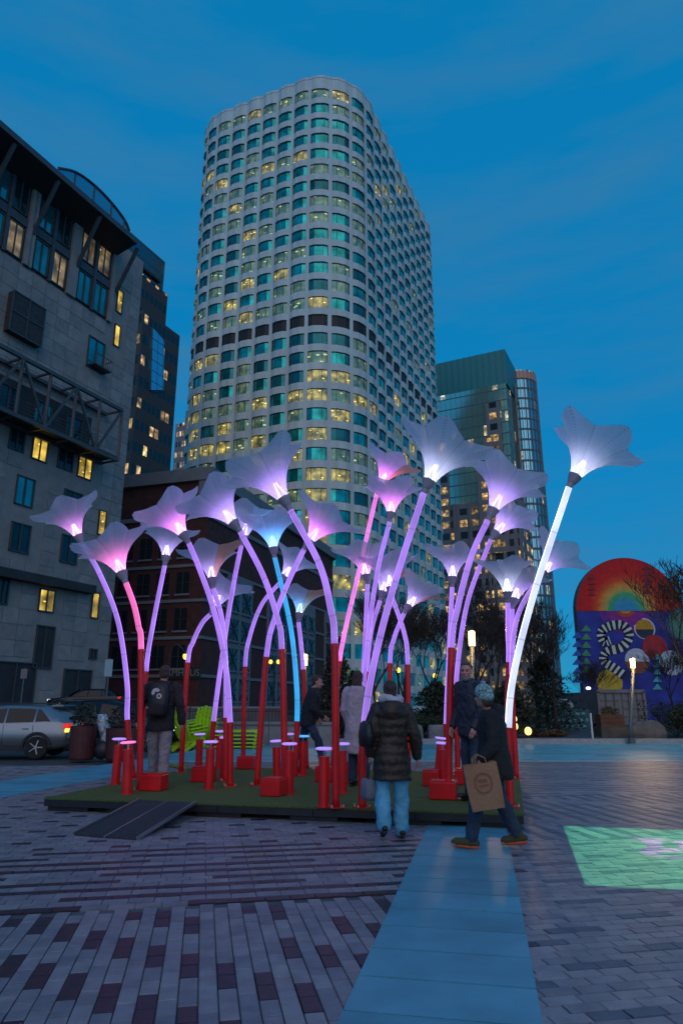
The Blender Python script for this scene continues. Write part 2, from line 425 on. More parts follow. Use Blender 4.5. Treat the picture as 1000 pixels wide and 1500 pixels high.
# access ramp
T = [gp(107, 1224), gp(201, 1231), gp(287, 1177, PZ + .01), gp(205, 1173, PZ + .01)]
rt = thing('access_ramp', T[0], 'black folding access ramp with aluminium edges leading onto the turf platform', 'ramp')
M_grip = mat('grip_rubber', (.028, .03, .036), .7, noise=(14, .3), bump=(400, .6)); M_alu = mat('aluminium', (.42, .42, .45), .35, .9)
def rp(s, t, dz=0): return (T[0] * (1 - s) + T[1] * s) * (1 - t) + (T[3] * (1 - s) + T[2] * s) * t + Vector((0, 0, dz))
for s0, s1 in ((.03, .49), (.51, .97)):
    m = MB(); q = [rp(s0, 0, .012), rp(s1, 0, .012), rp(s1, 1, .012), rp(s0, 1, .012)]; d = Vector((0, 0, -.02))
    m.add(q + [x + d for x in q], ((0, 1, 2, 3), (4, 5, 1, 0), (5, 6, 2, 1), (6, 7, 3, 2), (7, 4, 0, 3))); m.build('ramp_panel', M_grip, rt)
for s0 in (0, .5, 1):
    m = MB(); m.beam(rp(s0, 0, .018 if s0 != .5 else .012), rp(s0, 1, .018 if s0 != .5 else .012), .022, .035 if s0 != .5 else .012); m.build('edge_rail', M_alu, rt)
# ================================================================== glowing flowers
M_red = mat('red_paint', (.66, .008, .010), .34, noise=(3, .16))
M_cup = mat('cup_grey', (.30, .28, .34), .5)
M_bolt = mat('zinc_bolt', (.5, .48, .45), .3, .9)
COLS = {'lilac': (.37, .17, .82), 'pink': (1.0, .13, .50), 'rose': (.92, .20, .78), 'blue': (.0, .42, .95), 'white': (.66, .74, 1.0)}
def tube_mat(k):
    m = bpy.data.materials.new('light_tube_' + k); m.use_nodes = True; nt = m.node_tree; p = nt.nodes['Principled BSDF']
    c = COLS[k]
    p.inputs['Base Color'].default_value = (.22, .20, .28, 1); p.inputs['Roughness'].default_value = .25
    uv = nd(nt, 'ShaderNodeUVMap'); s = nd(nt, 'ShaderNodeSeparateXYZ'); nt.links.new(uv.outputs[0], s.inputs[0])
    cs = mth(nt, 'COSINE', mth(nt, 'MULTIPLY', s.outputs[0], 2 * math.pi))
    stripe = mth(nt, 'POWER', mth(nt, 'ABSOLUTE', cs), 10)
    joint = mth(nt, 'LESS_THAN', mth(nt, 'ABSOLUTE', mth(nt, 'SUBTRACT', mth(nt, 'FRACT', mth(nt, 'DIVIDE', s.outputs[1], .78)), .5)), .012)
    n = nd(nt, 'ShaderNodeTexNoise'); n.inputs['Scale'].default_value = 2.2; g = nd(nt, 'ShaderNodeNewGeometry'); nt.links.new(g.outputs['Position'], n.inputs['Vector'])
    st = mth(nt, 'ADD', mth(nt, 'MULTIPLY_ADD', n.outputs[0], .7, .22), mth(nt, 'MULTIPLY', stripe, 1.15))
    st = mth(nt, 'MULTIPLY', st, mth(nt, 'MULTIPLY_ADD', joint, -.35, 1.0))
    st = mth(nt, 'MULTIPLY', st, {'white': 1.7, 'pink': 1.5, 'rose': 1.5, 'blue': 1.4}.get(k, 1.5))
    p.inputs['Emission Color'].default_value = (*c, 1); nt.links.new(st, p.inputs['Emission Strength'])
    return m
M_tube = {k: tube_mat(k) for k in COLS}
M_rod = {k: mat('light_rod_' + k, (.8, .8, .8), .4, emit=tuple(.35 + .65 * x for x in c), es=9) for k, c in COLS.items()}
M_disc = {k: mat('glow_disc_' + k, (.6, .6, .6), .4, emit=c, es=.95) for k, c in COLS.items()}
def petal_mat(name, c, transp):
    m = bpy.data.materials.new(name); m.use_nodes = True; nt = m.node_tree; nt.nodes.remove(nt.nodes['Principled BSDF'])
    out = [n for n in nt.nodes if n.type == 'OUTPUT_MATERIAL'][0]
    d, t, tr = nd(nt, 'ShaderNodeBsdfDiffuse'), nd(nt, 'ShaderNodeBsdfTranslucent'), nd(nt, 'ShaderNodeBsdfTransparent')
    d.inputs[0].default_value = (*c, 1); t.inputs[0].default_value = (*c, 1)
    a, b = nd(nt, 'ShaderNodeMixShader'), nd(nt, 'ShaderNodeMixShader'); a.inputs[0].default_value = .5
    nt.links.new(d.outputs[0], a.inputs[1]); nt.links.new(t.outputs[0], a.inputs[2])
    uv = nd(nt, 'ShaderNodeUVMap'); s = nd(nt, 'ShaderNodeSeparateXYZ'); nt.links.new(uv.outputs[0], s.inputs[0])
    # stitched seam: a denser band along each petal's edges
    e = mth(nt, 'GREATER_THAN', mth(nt, 'ABSOLUTE', mth(nt, 'SUBTRACT', s.outputs[0], .5)), .475)
    ctr = mth(nt, 'LESS_THAN', mth(nt, 'ABSOLUTE', mth(nt, 'SUBTRACT', s.outputs[0], .5)), .014)
    e = mth(nt, 'MAXIMUM', e, ctr)
    dash = mth(nt, 'MULTIPLY', e, mth(nt, 'GREATER_THAN', mth(nt, 'FRACT', mth(nt, 'MULTIPLY', s.outputs[1], 24)), .45))
    cm = nd(nt, 'ShaderNodeMix', data_type='RGBA'); cm.inputs[6].default_value = (*c, 1); cm.inputs[7].default_value = (*[x * .62 for x in c], 1); nt.links.new(dash, cm.inputs[0])
    nt.links.new(cm.outputs[2], d.inputs[0]); nt.links.new(cm.outputs[2], t.inputs[0])
    nt.links.new(mth(nt, 'MULTIPLY_ADD', e, -transp * .7, transp), b.inputs[0])
    nt.links.new(a.outputs[0], b.inputs[1]); nt.links.new(tr.outputs[0], b.inputs[2]); nt.links.new(b.outputs[0], out.inputs[0])
    return m
M_petal = [petal_mat('petal_fabric', (.70, .69, .80), .14), petal_mat('petal_fabric_sheer', (.64, .67, .72), .24)]
M_petal_lamp_tint = petal_mat('petal_fabric_lamp_tint', (.72, .42, .26), .10)  # pale fabric with amber lamp light put into its colour
GLOW = {'lilac': (.56, .28, 1.0), 'rose': (.92, .14, .92), 'pink': (1.0, .12, .50), 'blue': (.05, .40, 1.0), 'white': (.74, .74, 1.0)}
def catmull(P, n=8):
    Q = [P[0] * 2 - P[1]] + P + [P[-1] * 2 - P[-2]]; out = []
    for i in range(1, len(Q) - 2):
        a, b, c, d = Q[i - 1:i + 3]
        for k in range(n):
            t = k / n
            out.append(((b * 2) + (c - a) * t + (a * 2 - b * 5 + c * 4 - d) * t * t + (b * 3 - a - c * 3 + d) * t ** 3) * .5)
    return out + [P[-1]]
NP = 5
def petal(org, A, X, Yv, ph, sz, nu=9, nv=11):
    m = MB(); k = 0; P = []
    half = math.pi / NP
    for j in range(nv + 1):
        row = []
        for i in range(nu + 1):
            dl = -1 + 2 * i / nu
            um = .80 + .20 * (.5 + .5 * math.cos(dl * math.pi)) ** .75
            u = um * j / nv
            r = .085 + .24 * u + .47 * u ** 2.3
            r *= 1 - .05 * abs(dl) ** 3 * min(1, u * 1.5)
            s = .84 * u * (1 - .06 * u * u) - .05 * u ** 4 * (1 - dl * dl) + .035 * u ** 3 * math.cos(dl * math.pi * 2)
            a = ph + dl * half
            row.append(org + (A * s + (X * math.cos(a) + Yv * math.sin(a)) * r) * sz)
        P.append(row)
    for j in range(nv):
        for i in range(nu):
            m.quad(P[j][i], P[j][i + 1], P[j + 1][i + 1], P[j + 1][i], 0,
                   ((i / nu, j / nv), ((i + 1) / nu, j / nv), ((i + 1) / nu, (j + 1) / nv), (i / nu, (j + 1) / nv)))
    return m
def lathe(m, org, A, prof, n=16, mi=0):
    X = A.cross(Vector((0, 1, 0))).normalized(); Yv = A.cross(X); k = len(m.v)
    for s, r in prof:
        for j in range(n):
            a = 2 * math.pi * j / n; m.v.append(org + A * s + (X * math.cos(a) + Yv * math.sin(a)) * r)
    for i in range(len(prof) - 1):
        for j in range(n):
            j2 = (j + 1) % n; m.f.append([k + i * n + j, k + i * n + j2, k + (i + 1) * n + j2, k + (i + 1) * n + j]); m.m.append(mi)
    m.f.append([k + j for j in range(n)]); m.m.append(mi); m.f.append([k + (len(prof) - 1) * n + j for j in range(n)]); m.m.append(mi)
FL = [  # base, top of the red pole, tube points, cup (photo pixels), opening direction, size, tube colour, rod colour, lean to the camera, label
 ((196, 1140), (187, 1056), [(187, 1000), (175, 910), (150, 842)], (126, 800), (-45, -105), 1.0, 'lilac', 'rose', .1, 1, 'sheer trumpet flower bowing farthest toward the granite building on a lilac stem'),
 ((205, 1157), (207, 953), [(203, 917), (196, 885)], (184, 852), (-51, -123), 1.0, 'pink', 'pink', 0, 0, 'trumpet flower with hot pink tube above a tall red pole beside the backpack man'),
 ((205, 1134), (213, 985), [(223, 910)], (238, 824), (10, -95), .95, 'lilac', 'lilac', -.1, 1, 'upright sheer trumpet flower on a straight lilac stem above the backpack man'),
 ((337, 1152), (337, 1060), [(330, 972), (312, 890), (291, 830)], (276, 794), (-58, -91), 1.0, 'lilac', 'rose', 0, 0, 'lilac trumpet flower on a long curving stem crossing a straight stem'),
 ((308, 1134), (313, 1058), [(331, 930), (345, 850)], (356, 800), (25, -90), 1.0, 'lilac', 'lilac', .1, 1, 'grey green trumpet flower on a straight slanted stem behind the blue one'),
 ((331, 1144), (331, 1053), [(330, 975), (323, 905)], (309, 858), (-8, -95), .95, 'lilac', 'lilac', -.1, 1, 'small trumpet flower with one warm lit petal rising behind crossing stems'),
 ((418, 1160), (413, 953), [(406, 905), (385, 842)], (351, 777), (-85, -107), 1.05, 'lilac', 'lilac', 0, 0, 'wide pale trumpet flower on a tall red pole behind the red box seat'),
 ((265, 1131), (275, 972), [(283, 940), (296, 913)], (309, 899), (40, -80), 1.0, 'lilac', 'lilac', 0, 1, 'low trumpet flower on a sharply hooked stem beside the stacked green chairs'),
 ((492, 1183), (490, 945), [(484, 890), (467, 825)], (424, 745), (-69, -115), 1.08, 'lilac', 'lilac', 0, 0, 'large pale trumpet flower bowing left on the tallest red pole at the platform front'),
 ((432, 1137), (435, 1058), [(434, 1000), (425, 915)], (402, 815), (-12, -100), 1.0, 'blue', 'blue', 0, 0, 'trumpet flower glowing blue on a bright blue stem'),
 ((376, 1150), (390, 964), [(403, 903), (424, 848)], (446, 803), (65, -94), 1.0, 'lilac', 'rose', 0, 0, 'purple trumpet flower opening away from the blue flower on a slanted red pole'),
 ((356, 1124), (359, 978), [(366, 932), (383, 886)], (410, 853), (50, -75), .95, 'lilac', 'lilac', 0, 1, 'faint sheer trumpet flower on a hooked stem behind the blue flower'),
 ((449, 1126), (444, 982), [(441, 945)], (437, 910), (14, -95), .85, 'lilac', 'blue', 0, 1, 'small trumpet flower with amber lit petal above the man in dark jacket'),
 ((487, 1128), (497, 970), [(525, 840)], (552, 722), (45, -88), 1.0, 'rose', 'rose', .1, 0, 'grey trumpet flower on a straight slanted bright pink stem'),
 ((524, 1134), (530, 1030), [(541, 915), (554, 830)], (571, 763), (6, -100), 1.0, 'lilac', 'rose', 0, 0, 'magenta centred trumpet flower on a lilac stem before the cream tower'),
 ((530, 1183), (533, 1066), [(549, 965), (579, 850)], (621, 720), (68, -145), 1.1, 'lilac', 'white', 0, 0, 'large lilac trumpet flower on a thick slanted stem beside the woman in brown coat'),
 ((529, 1130), (531, 1010), [(535, 930)], (538, 854), (-14, -95), 1.0, 'lilac', 'rose', 0, 1, 'small upright trumpet flower with violet petal in the middle of the cluster'),
 ((518, 1128), (536, 985), [(544, 922)], (557, 878), (20, -80), .95, 'lilac', 'lilac', 0, 1, 'trumpet flower half hidden behind the thick slanted lilac stem'),
 ((598, 1130), (597, 975), [(592, 928)], (573, 872), (-10, -90), 1.0, 'lilac', 'lilac', 0, 1, 'trumpet flower curving above the head of the woman in brown coat'),
 ((572, 1129), (571, 973), [(577, 935)], (592, 897), (50, -75), .9, 'lilac', 'lilac', 0, 1, 'low trumpet flower with amber lit edge above the woman in brown coat'),
 ((655, 1134), (653, 1062), [(656, 985)], (662, 858), (2, -95), .95, 'lilac', 'lilac', 0, 1, 'upright sheer trumpet flower behind the twin curved stems'),
 ((656, 1170), (661, 951), [(670, 890), (690, 815)], (715, 760), (53, -107), 1.05, 'lilac', 'lilac', 0, 0, 'upper flower of twin curved stems above the bearded man'),
 ((670, 1136), (669, 1062), [(669, 985), (685, 880)], (719, 789), (60, -75), 1.0, 'lilac', 'lilac', 0, 0, 'lower flower of twin curved stems above the bearded man'),
 ((738, 1138), (742, 972), [(740, 930)], (738, 884), (-8, -95), 1.0, 'lilac', 'white', .15, 1, 'broad pale trumpet flower on a straight stem beside the white glowing stem'),
 ((750, 1139), (748, 985), [(748, 940)], (750, 890), (22, -90), .9, 'lilac', 'lilac', 0, 1, 'small trumpet flower tucked behind the white glowing stem'),
 ((747, 1182), (744, 1068), [(752, 985), (781, 868)], (830, 715), (68, -117), 1.08, 'white', 'white', .05, 0, 'tall trumpet flower on a brilliant white glowing stem at the platform corner'),
 ((756, 1140), (749, 990), [(757, 905)], (788, 847), (60, -75), .95, 'lilac', 'lilac', 0, 1, 'low trumpet flower opening out from behind the white glowing stem'),
]
for base, redtop, pts, cup, ax, sz, tcol, rcol, lean, sheer, lab in FL:
    sz *= .84
    b = gp(*base, PZ); Y = b.y
    P = [b] + [at(x, y, Y) for x, y in [redtop] + pts + [cup]]
    H = P[-1].z - PZ
    for q in P: q.y -= lean * ((q.z - PZ) / H) ** 2 * 2.0
    c0 = at(cup[0], cup[1], Y); A = (at(cup[0] + ax[0], cup[1] + ax[1], Y) - c0).normalized(); A = (A + Vector((0, -lean * .8, 0))).normalized()
    curve = catmull(P, 18)
    root = thing('flower_lamp', b, lab, 'flower lamp', 'glowing trumpet flowers')
    red = curve[:19]; lit = curve[18:]
    m = MB(); m.tube(red, .050, 16); m.build('pole', M_red, root, smooth=True)
    m = MB(); m.tube(lit, .043, 20, uv=True); m.build('light_tube', M_tube[tcol], root, smooth=True)
    m = MB(); d = (red[-1] - red[-2]).normalized(); m.tube([red[-1] - d * .05, red[-1] + d * .02], .053, 16); m.build('joint_ring', M_red, root)
    m = MB(); m.box(b + Vector((0, 0, .008)), (.19, .19, .012), .3); m.build('base_plate', M_red, root)
    for k in range(4):
        a = .3 + math.pi / 4 + k * math.pi / 2
        m = MB(); m.tube([b + Vector((math.cos(a) * .105, math.sin(a) * .105, .012)), b + Vector((math.cos(a) * .105, math.sin(a) * .105, .042))], .012, 6); m.build('bolt', M_bolt, root)
    top = P[-1]
    m = MB(); lathe(m, top - A * .03, A, ((0, .046), (.07, .050), (.09, .062), (.20, .098), (.212, .098))); m.build('cup', M_cup, root, smooth=False)
    X = A.cross(Vector((0, 1, 0))).normalized(); Yv = A.cross(X); org = top + A * .16
    ph0 = rnd.uniform(0, 1)
    for k in range(3):
        a = ph0 + k * 2.09; d = (X * math.cos(a) + Yv * math.sin(a))
        m = MB(); m.tube([org + d * .075 - A * .01, org + d * .02 + A * .30 * sz], .011, 6); m.build('light_rod', M_rod[rcol], root)
    dirs = [(X * math.cos(ph0 + k * 2 * math.pi / NP) + Yv * math.sin(ph0 + k * 2 * math.pi / NP)) for k in range(NP)]
    lamp_tinted = max(range(NP), key=lambda k: dirs[k].x) if ('warm' in lab or 'amber' in lab or 'slanted bright pink' in lab or 'half hidden' in lab) else -1  # right-facing petal that takes the painted amber light
    for k in range(NP):
        petal(org, A, X, Yv, ph0 + k * 2 * math.pi / NP, sz).build('petal', M_petal_lamp_tint if k == lamp_tinted else M_petal[sheer], root, smooth=True)
    l = bpy.data.lights.new('flower_light', 'POINT'); l.energy = {'white': 2.2, 'blue': 5.5}.get(rcol, 4.2) * (1 if not sheer else .5); l.color = GLOW[rcol]; l.shadow_soft_size = .10
    lo = bpy.data.objects.new('flower_light', l); col.objects.link(lo); lo.parent = root; lo.location = org + A * .36 * sz - b
# glowing drum stools
ST = [((175, 1082), (169, 1149), 'lilac'), ((188, 1087), (186, 1163), 'pink'), ((226, 1081), (228, 1142), 'lilac'), ((293, 1075), (291, 1128), 'lilac'),
      ((309, 1086), (306, 1156), 'lilac'), ((323, 1071), (320, 1126), 'lilac'), ((331, 1080), (327, 1141), 'lilac'), ((405, 1085), (406, 1146), 'lilac'),
      ((423, 1075), (423, 1129), 'lilac'), ((424, 1089), (423, 1163), 'lilac'), ((444, 1078), (443, 1136), 'blue'), ((475, 1096), (474, 1182), 'lilac'),
      ((501, 1089), (501, 1162), 'lilac'), ((516, 1095), (515, 1149), 'rose'), ((648, 1088), (648, 1150), 'lilac'), ((646, 1081), (641, 1140), 'lilac')]
NEAR = ['standing nearest the ramp beside a pink topped one', 'with a pink top at the foot of the pink flower', 'behind the legs of the backpack man', 'in front of the stacked green chairs',
        'beside the long crossing stem', 'beside the flat stack of green chairs', 'close against the foot of a lilac stem', 'behind the big red box seat', 'behind the tall pole of the wide pale flower',
        'hard against the big red box seat', 'with a blue top at the foot of the blue flower', 'at the front edge of the turf between two poles', 'behind the tallest red pole at the front',
        'under the hem of the pale coat', 'with two red boxes at its foot near the bearded man', 'half hidden behind a drum near the bearded man']
for (top, base, c), where in zip(ST, NEAR):
    b = gp(*base, PZ); t = at(*top, b.y); ax = (t - b).normalized()
    root = thing('drum_stool', b, 'red drum post ' + where, 'drum post', 'red drum posts with glowing tops')
    m = MB(); m.tube([b + ax * .005, t - ax * .10], .07, 18); m.build('drum', M_red, root, smooth=False)
    m = MB(); m.tube([t - ax * .102, t - ax * .02], .014, 8); m.build('neck', M_bolt, root)
    m = MB(); lathe(m, t - ax * .022, ax, ((0, .085), (.008, .112), (.026, .112), (.034, .09)), 24); m.build('glow_top', M_disc[c], root)
    m = MB(); m.tube([b, b + Vector((0, 0, .012))], .092, 18); m.build('foot_flange', M_red, root)
BX = [((222, 1159), .34, 'red box seat at the foot of the pink flower'), ((296, 1146), .34, 'red box seat in front of the stacked green chairs'), ((360, 1127), .34, 'red box seat at the back edge of the turf'),
      ((400, 1167), .30, 'large red box seat at the foot of the wide pale flower'), ((652, 1172), .36, 'red box seat at the foot of the twin stems'), ((634, 1152), .26, 'red box seat behind the twin stems'),
      ((508, 1137), .30, 'red box seat beyond the tallest red pole'), ((478, 1146), .30, 'red box seat behind a drum post at the turf front'), ((684, 1150), .34, 'red box seat behind the paper bag')]
for px, w, lab in BX:
    b = gp(*px, PZ); m = MB(); rz = rnd.uniform(-.25, .1) + ang
    m.box(b + Vector((0, .12, .115)), (w, .28, .22), rz)
    root = thing('box_seat', b, lab, 'box seat', 'red box seats'); o = m.build('box', M_red, root)
    bv = o.modifiers.new('b', 'BEVEL'); bv.width = .012; bv.segments = 2
    m = MB(); m.box(b + Vector((0, .12, .2335)), (w * .94, .26, .016), rz); m.build('lid', M_red, root)
# ================================================================== cream tower with scalloped bays
M_cream = mat('cream_concrete', (.52, .57, .54), .75, noise=(.25, .07), bump=(3, .12))
M_tglass = mat('tower_glass', (.02, .36, .31), .12, .8, noise=(.45, .6))
M_tdark = mat('tower_glass_dark', (.01, .16, .16), .12, .6, noise=(.3, .4))
M_louvre = mat('plant_louvre', (.012, .011, .012), .6)
M_tlit = lit_mat('tower_lit', (1.0, .76, .17), .85, (.06, .16, .13), .42, .6)
M_tlit2 = lit_mat('tower_half_lit', (.72, .74, .24), .50, (.04, .24, .22), .22, .45)
M_frame = mat('window_frame', (.05, .055, .06), .5)
def streaks(m, amt, sc_=(.9, .9, .04)):
    nt = m.node_tree; p = nt.nodes['Principled BSDF']; l = p.inputs['Base Color'].links[0]; src = l.from_socket
    g = nd(nt, 'ShaderNodeNewGeometry'); v = nd(nt, 'ShaderNodeVectorMath', operation='MULTIPLY'); v.inputs[1].default_value = sc_; nt.links.new(g.outputs['Position'], v.inputs[0])
    n = nd(nt, 'ShaderNodeTexNoise'); n.inputs['Scale'].default_value = 1; n.inputs['Detail'].default_value = 6; nt.links.new(v.outputs[0], n.inputs['Vector'])
    k = mth(nt, 'MULTIPLY_ADD', n.outputs[0], -2 * amt, 1 + amt); s_ = nd(nt, 'ShaderNodeVectorMath', operation='SCALE'); nt.links.new(src, s_.inputs[0]); nt.links.new(k, s_.inputs['Scale']); nt.links.new(s_.outputs[0], p.inputs['Base Color'])
streaks(M_cream, .28)
TWN = {'glass': M_tglass, 'dark': M_tdark, 'lit': M_tlit, 'half': M_tlit2, 'louvre': M_louvre}
BAYW, FLH, TOPZ, ROOFZ = 4.6, 3.95, 128.6, 133.2
A0 = Vector((-6.9, 118, 0))
heads = [-91.5, -69, -46.5] + [-24] * 6 + [-1.5, 21, 43.5] + [66] * 10 + [88.5, 111]
wid = [3.95] * 9 + [4.6] * 3 + [4.95] * 10 + [4.6] * 2
pts = [None] * (len(heads) + 1); pts[9] = A0
for i in range(9, len(heads)): pts[i + 1] = pts[i] + Vector((math.cos(R(heads[i])), math.sin(R(heads[i])), 0)) * wid[i]
for i in range(8, -1, -1): pts[i] = pts[i + 1] - Vector((math.cos(R(heads[i])), math.sin(R(heads[i])), 0)) * wid[i]
tower = thing('office_tower', (A0.x, A0.y + 25, 0), 'tall cream concrete tower with scalloped bays and rounded corner, many windows lit', 'skyscraper')
PRO = ((0, 0), (.085, .03), (.30, .40), (.70, .40), (.915, .03), (1, 0))       # bay outline: fraction along, metres outward
def bay_pts(i, rec=0):
    d = Vector((math.cos(R(heads[i])), math.sin(R(heads[i])), 0)); n = Vector((d.y, -d.x, 0))
    return [pts[i] + d * (wid[i] * f) + n * (o - rec) for f, o in PRO]
def zz(p, z): return Vector((p.x, p.y, z))
wall = MB(); WH = 2.5
rows = [TOPZ - FLH * k for k in range(33)]
for i in range(len(heads)):
    bp = bay_pts(i); ip = bay_pts(i, .28)
    for k, zc in enumerate(rows):
        z0, z1 = zc - WH / 2, zc + WH / 2
        zt = ROOFZ if k == 0 else rows[k - 1] - WH / 2
        for a in range(5): wall.quad(zz(bp[a], z1), zz(bp[a + 1], z1), zz(bp[a + 1], zt), zz(bp[a], zt))       # spandrel
        for a in (0, 4): wall.quad(zz(bp[a], z0), zz(bp[a + 1], z0), zz(bp[a + 1], z1), zz(bp[a], z1))         # piers
        for a in (1, 2, 3):
            wall.quad(zz(bp[a], z0), zz(bp[a + 1], z0), zz(ip[a + 1], z0), zz(ip[a], z0))
            wall.quad(zz(bp[a], z1), zz(ip[a], z1), zz(ip[a + 1], z1), zz(bp[a + 1], z1))
        for a in (1, 4): wall.quad(zz(bp[a], z0), zz(ip[a], z0), zz(ip[a], z1), zz(bp[a], z1))
    zb = rows[-1] - WH / 2
    for a in range(5): wall.quad(zz(bp[a], 0), zz(bp[a + 1], 0), zz(bp[a + 1], zb), zz(bp[a], zb))
wall.build('wall', M_cream, tower)
roof = MB(); rp_ = []
for i in range(len(heads)): rp_ += bay_pts(i)[:-1]
roof.poly([zz(p, ROOFZ - .02) for p in rp_]); roof.build('roof', M_cream, tower)
m = MB()
for i in range(len(heads)):
    bp = bay_pts(i, -.06); bq = bay_pts(i, .35)
    for a in range(5):
        q = [zz(bp[a], ROOFZ - .5), zz(bp[a + 1], ROOFZ - .5), zz(bp[a + 1], ROOFZ + .12), zz(bp[a], ROOFZ + .12), zz(bq[a], ROOFZ + .12), zz(bq[a + 1], ROOFZ + .12)]
        m.add(q, ((0, 1, 2, 3), (3, 2, 5, 4)))
m.build('coping', M_cream, tower)
def win_mesh(w, kind):
    d, n = Vector((1, 0, 0)), Vector((0, -1, 0)); q = [d * (w * f) + n * (o - .28) for f, o in PRO]; h = WH / 2; k = MB()
    for a in (1, 2, 3):
        k.quad(zz(q[a], -h), zz(q[a + 1], -h), zz(q[a + 1], h), zz(q[a], h), 0)
    for a in (1, 2, 3, 4):
        c = q[a] + n * .03; s = .09
        k.box(zz(c, 0), (s, .12, WH - .02), 0, 1)
    for a in (1, 2, 3):
        for z in (-h + .05, h - .05):
            k.beam(zz(q[a], z) + n * .03, zz(q[a + 1], z) + n * .03, .08, .1, 1)
    if kind == 'louvre':
        for z in (-.7, -.35, 0, .35, .7): k.beam(zz(q[1], z) + n * .05, zz(q[4], z) + n * .05, .06, .05, 1)
    o = k.build('window', [TWN[kind], M_frame]); me = o.data; bpy.data.objects.remove(o); return me
wm = {}
cand = []
def lit_kind(i, k):
    r = h2(i * 31 + 5, k * 17 + 3)
    if k == 14: return 'louvre'
    if i >= 12 and k > 14: p = .22
    elif i >= 12: p = .12
    else: p = .55 if k == 0 else .10 if k < 3 else .26 if k < 7 else .52 if k < 14 else .30 if k < 17 else .72 if k < 25 else .42
    run = h2(i // 3, k * 5 + 1)                   # lit floors come in runs of neighbouring rooms
    if r < p * (.45 + run): return 'lit' if h2(i, k + 900) < (.16 if k < 14 else .55) else 'half'
    return 'dark' if h2(i + 77, k) < (.12 if k < 14 else .38) else 'glass'
for i in range(1, 23):
    for k in range(27): cand.append(((0 if 3 <= i <= 11 else 1 if i in (2, 12, 13) else 2, k), i, k))
cand.sort()
others = MB()
for n_, (_, i, k) in enumerate(cand):
    kind = lit_kind(i, k)
    if n_ < 300:
        key = (wid[i], kind)
        if key not in wm: wm[key] = win_mesh(*key)
        o = bpy.data.objects.new('window', wm[key]); col.objects.link(o); o.parent = tower
        o.location = zz(pts[i], rows[k]) - tower.location; o.rotation_euler.z = R(heads[i])
    else:
        ip = bay_pts(i, .28); z0, z1 = rows[k] - WH / 2, rows[k] + WH / 2; mi = list(TWN).index(kind)
        for a in (1, 2, 3): others.quad(zz(ip[a], z0), zz(ip[a + 1], z0), zz(ip[a + 1], z1), zz(ip[a], z1), mi)
        for a in (2, 3): others.box(zz(ip[a], rows[k]), (.1, .1, WH - .04), R(heads[i]), 5)
for k in range(27, 33):
    for i in range(1, 23):
        ip = bay_pts(i, .28); z0, z1 = rows[k] - WH / 2, rows[k] + WH / 2
        for a in (1, 2, 3): others.quad(zz(ip[a], z0), zz(ip[a + 1], z0), zz(ip[a + 1], z1), zz(ip[a], z1), list(TWN).index(lit_kind(i, k)))
stuff(others.build('window_field', list(TWN.values()) + [M_frame], tower))
# ================================================================== generic block with UV facades
def block(name, corners, z0, z1, mats, parent, roof=True, top=None):
    """corners counter-clockwise seen from above; UV in metres; mats one per side or a single one"""
    m = MB(); n = len(corners)
    for i in range(n):
        a, b = Vector(corners[i]), Vector(corners[(i + 1) % n]); L = (b - a).length
        ta, tb = (top[i], top[(i + 1) % n]) if top else (z1, z1)
        m.quad((a.x, a.y, z0), (b.x, b.y, z0), (b.x, b.y, tb), (a.x, a.y, ta), 0, ((0, z0), (L, z0), (L, tb), (0, ta)))
    if roof: m.poly([(c[0], c[1], (top[i] if top else z1)) for i, c in enumerate(corners)], 1)
    return m.build(name, mats, parent)
def rect(c, h, la, lb):
    """near corner c, heading h of the right-hand side: left side runs la, right side runs lb"""
    r = Vector((math.sin(h), math.cos(h))); l = Vector((-math.cos(h), math.sin(h))); c = Vector((c[0], c[1]))
    return [c, c + r * lb, c + r * lb + l * la, c + l * la]
M_flat = mat('flat_roof', (.05, .055, .06), .8)
# ---- teal crowned tower on the right with the round glass tower
def lat(px, Y): return (px - 500) / 1038.7 * Y
Y1 = 205
M_rt = grid_mat('stone_grid', 3.6, 3.9, .34, .42, (.17, .165, .17), (.03, .05, .06), .52, (1, .62, .22), 1.1, .35)
M_rg = grid_mat('blue_glass_grid', 1.8, 3.9, .06, .10, (.06, .10, .12), (.42, .66, .56), .03, (1, .75, .4), 1.2, .8)
M_crown = mat('teal_metal', (.03, .20, .20), .45, .3, noise=(.05, .1))
M_stone = mat('grey_stone', (.17, .165, .17), .7, noise=(.3, .1))
cR = (at(746, 560, Y1).x, Y1)
rtw = thing('glass_tower', (cR[0], cR[1], 0), 'grey stone and blue glass tower with teal metal crown', 'skyscraper')
rc = rect(cR, R(26), 31, 30)
zS = at(740, 560, Y1).z
block('shaft', rc, 0, zS * .62, [M_rt, M_flat], rtw)
ins = rect((cR[0] - 1.2, Y1 + .6), R(26), 28, 27)
block('upper_shaft', ins, zS * .62, zS, [M_rg, M_flat], rtw)
block('crown', rect((cR[0] - .6, Y1 + 1.0), R(26), 26, 24), zS, at(740, 509, Y1).z, [M_crown, M_crown], rtw)
for k in range(12):       # ribs on the crown
    l = Vector((-math.cos(R(26)), math.sin(R(26)), 0)); c = Vector((cR[0] - .6, Y1 + 1.0, 0)) + l * (26 * (k + .5) / 12)
    m = MB(); m.box((c.x, c.y, (zS + at(740, 509, Y1).z) / 2), (.25, .5, at(740, 509, Y1).z - zS), -R(26)); m.build('rib', M_crown, rtw)
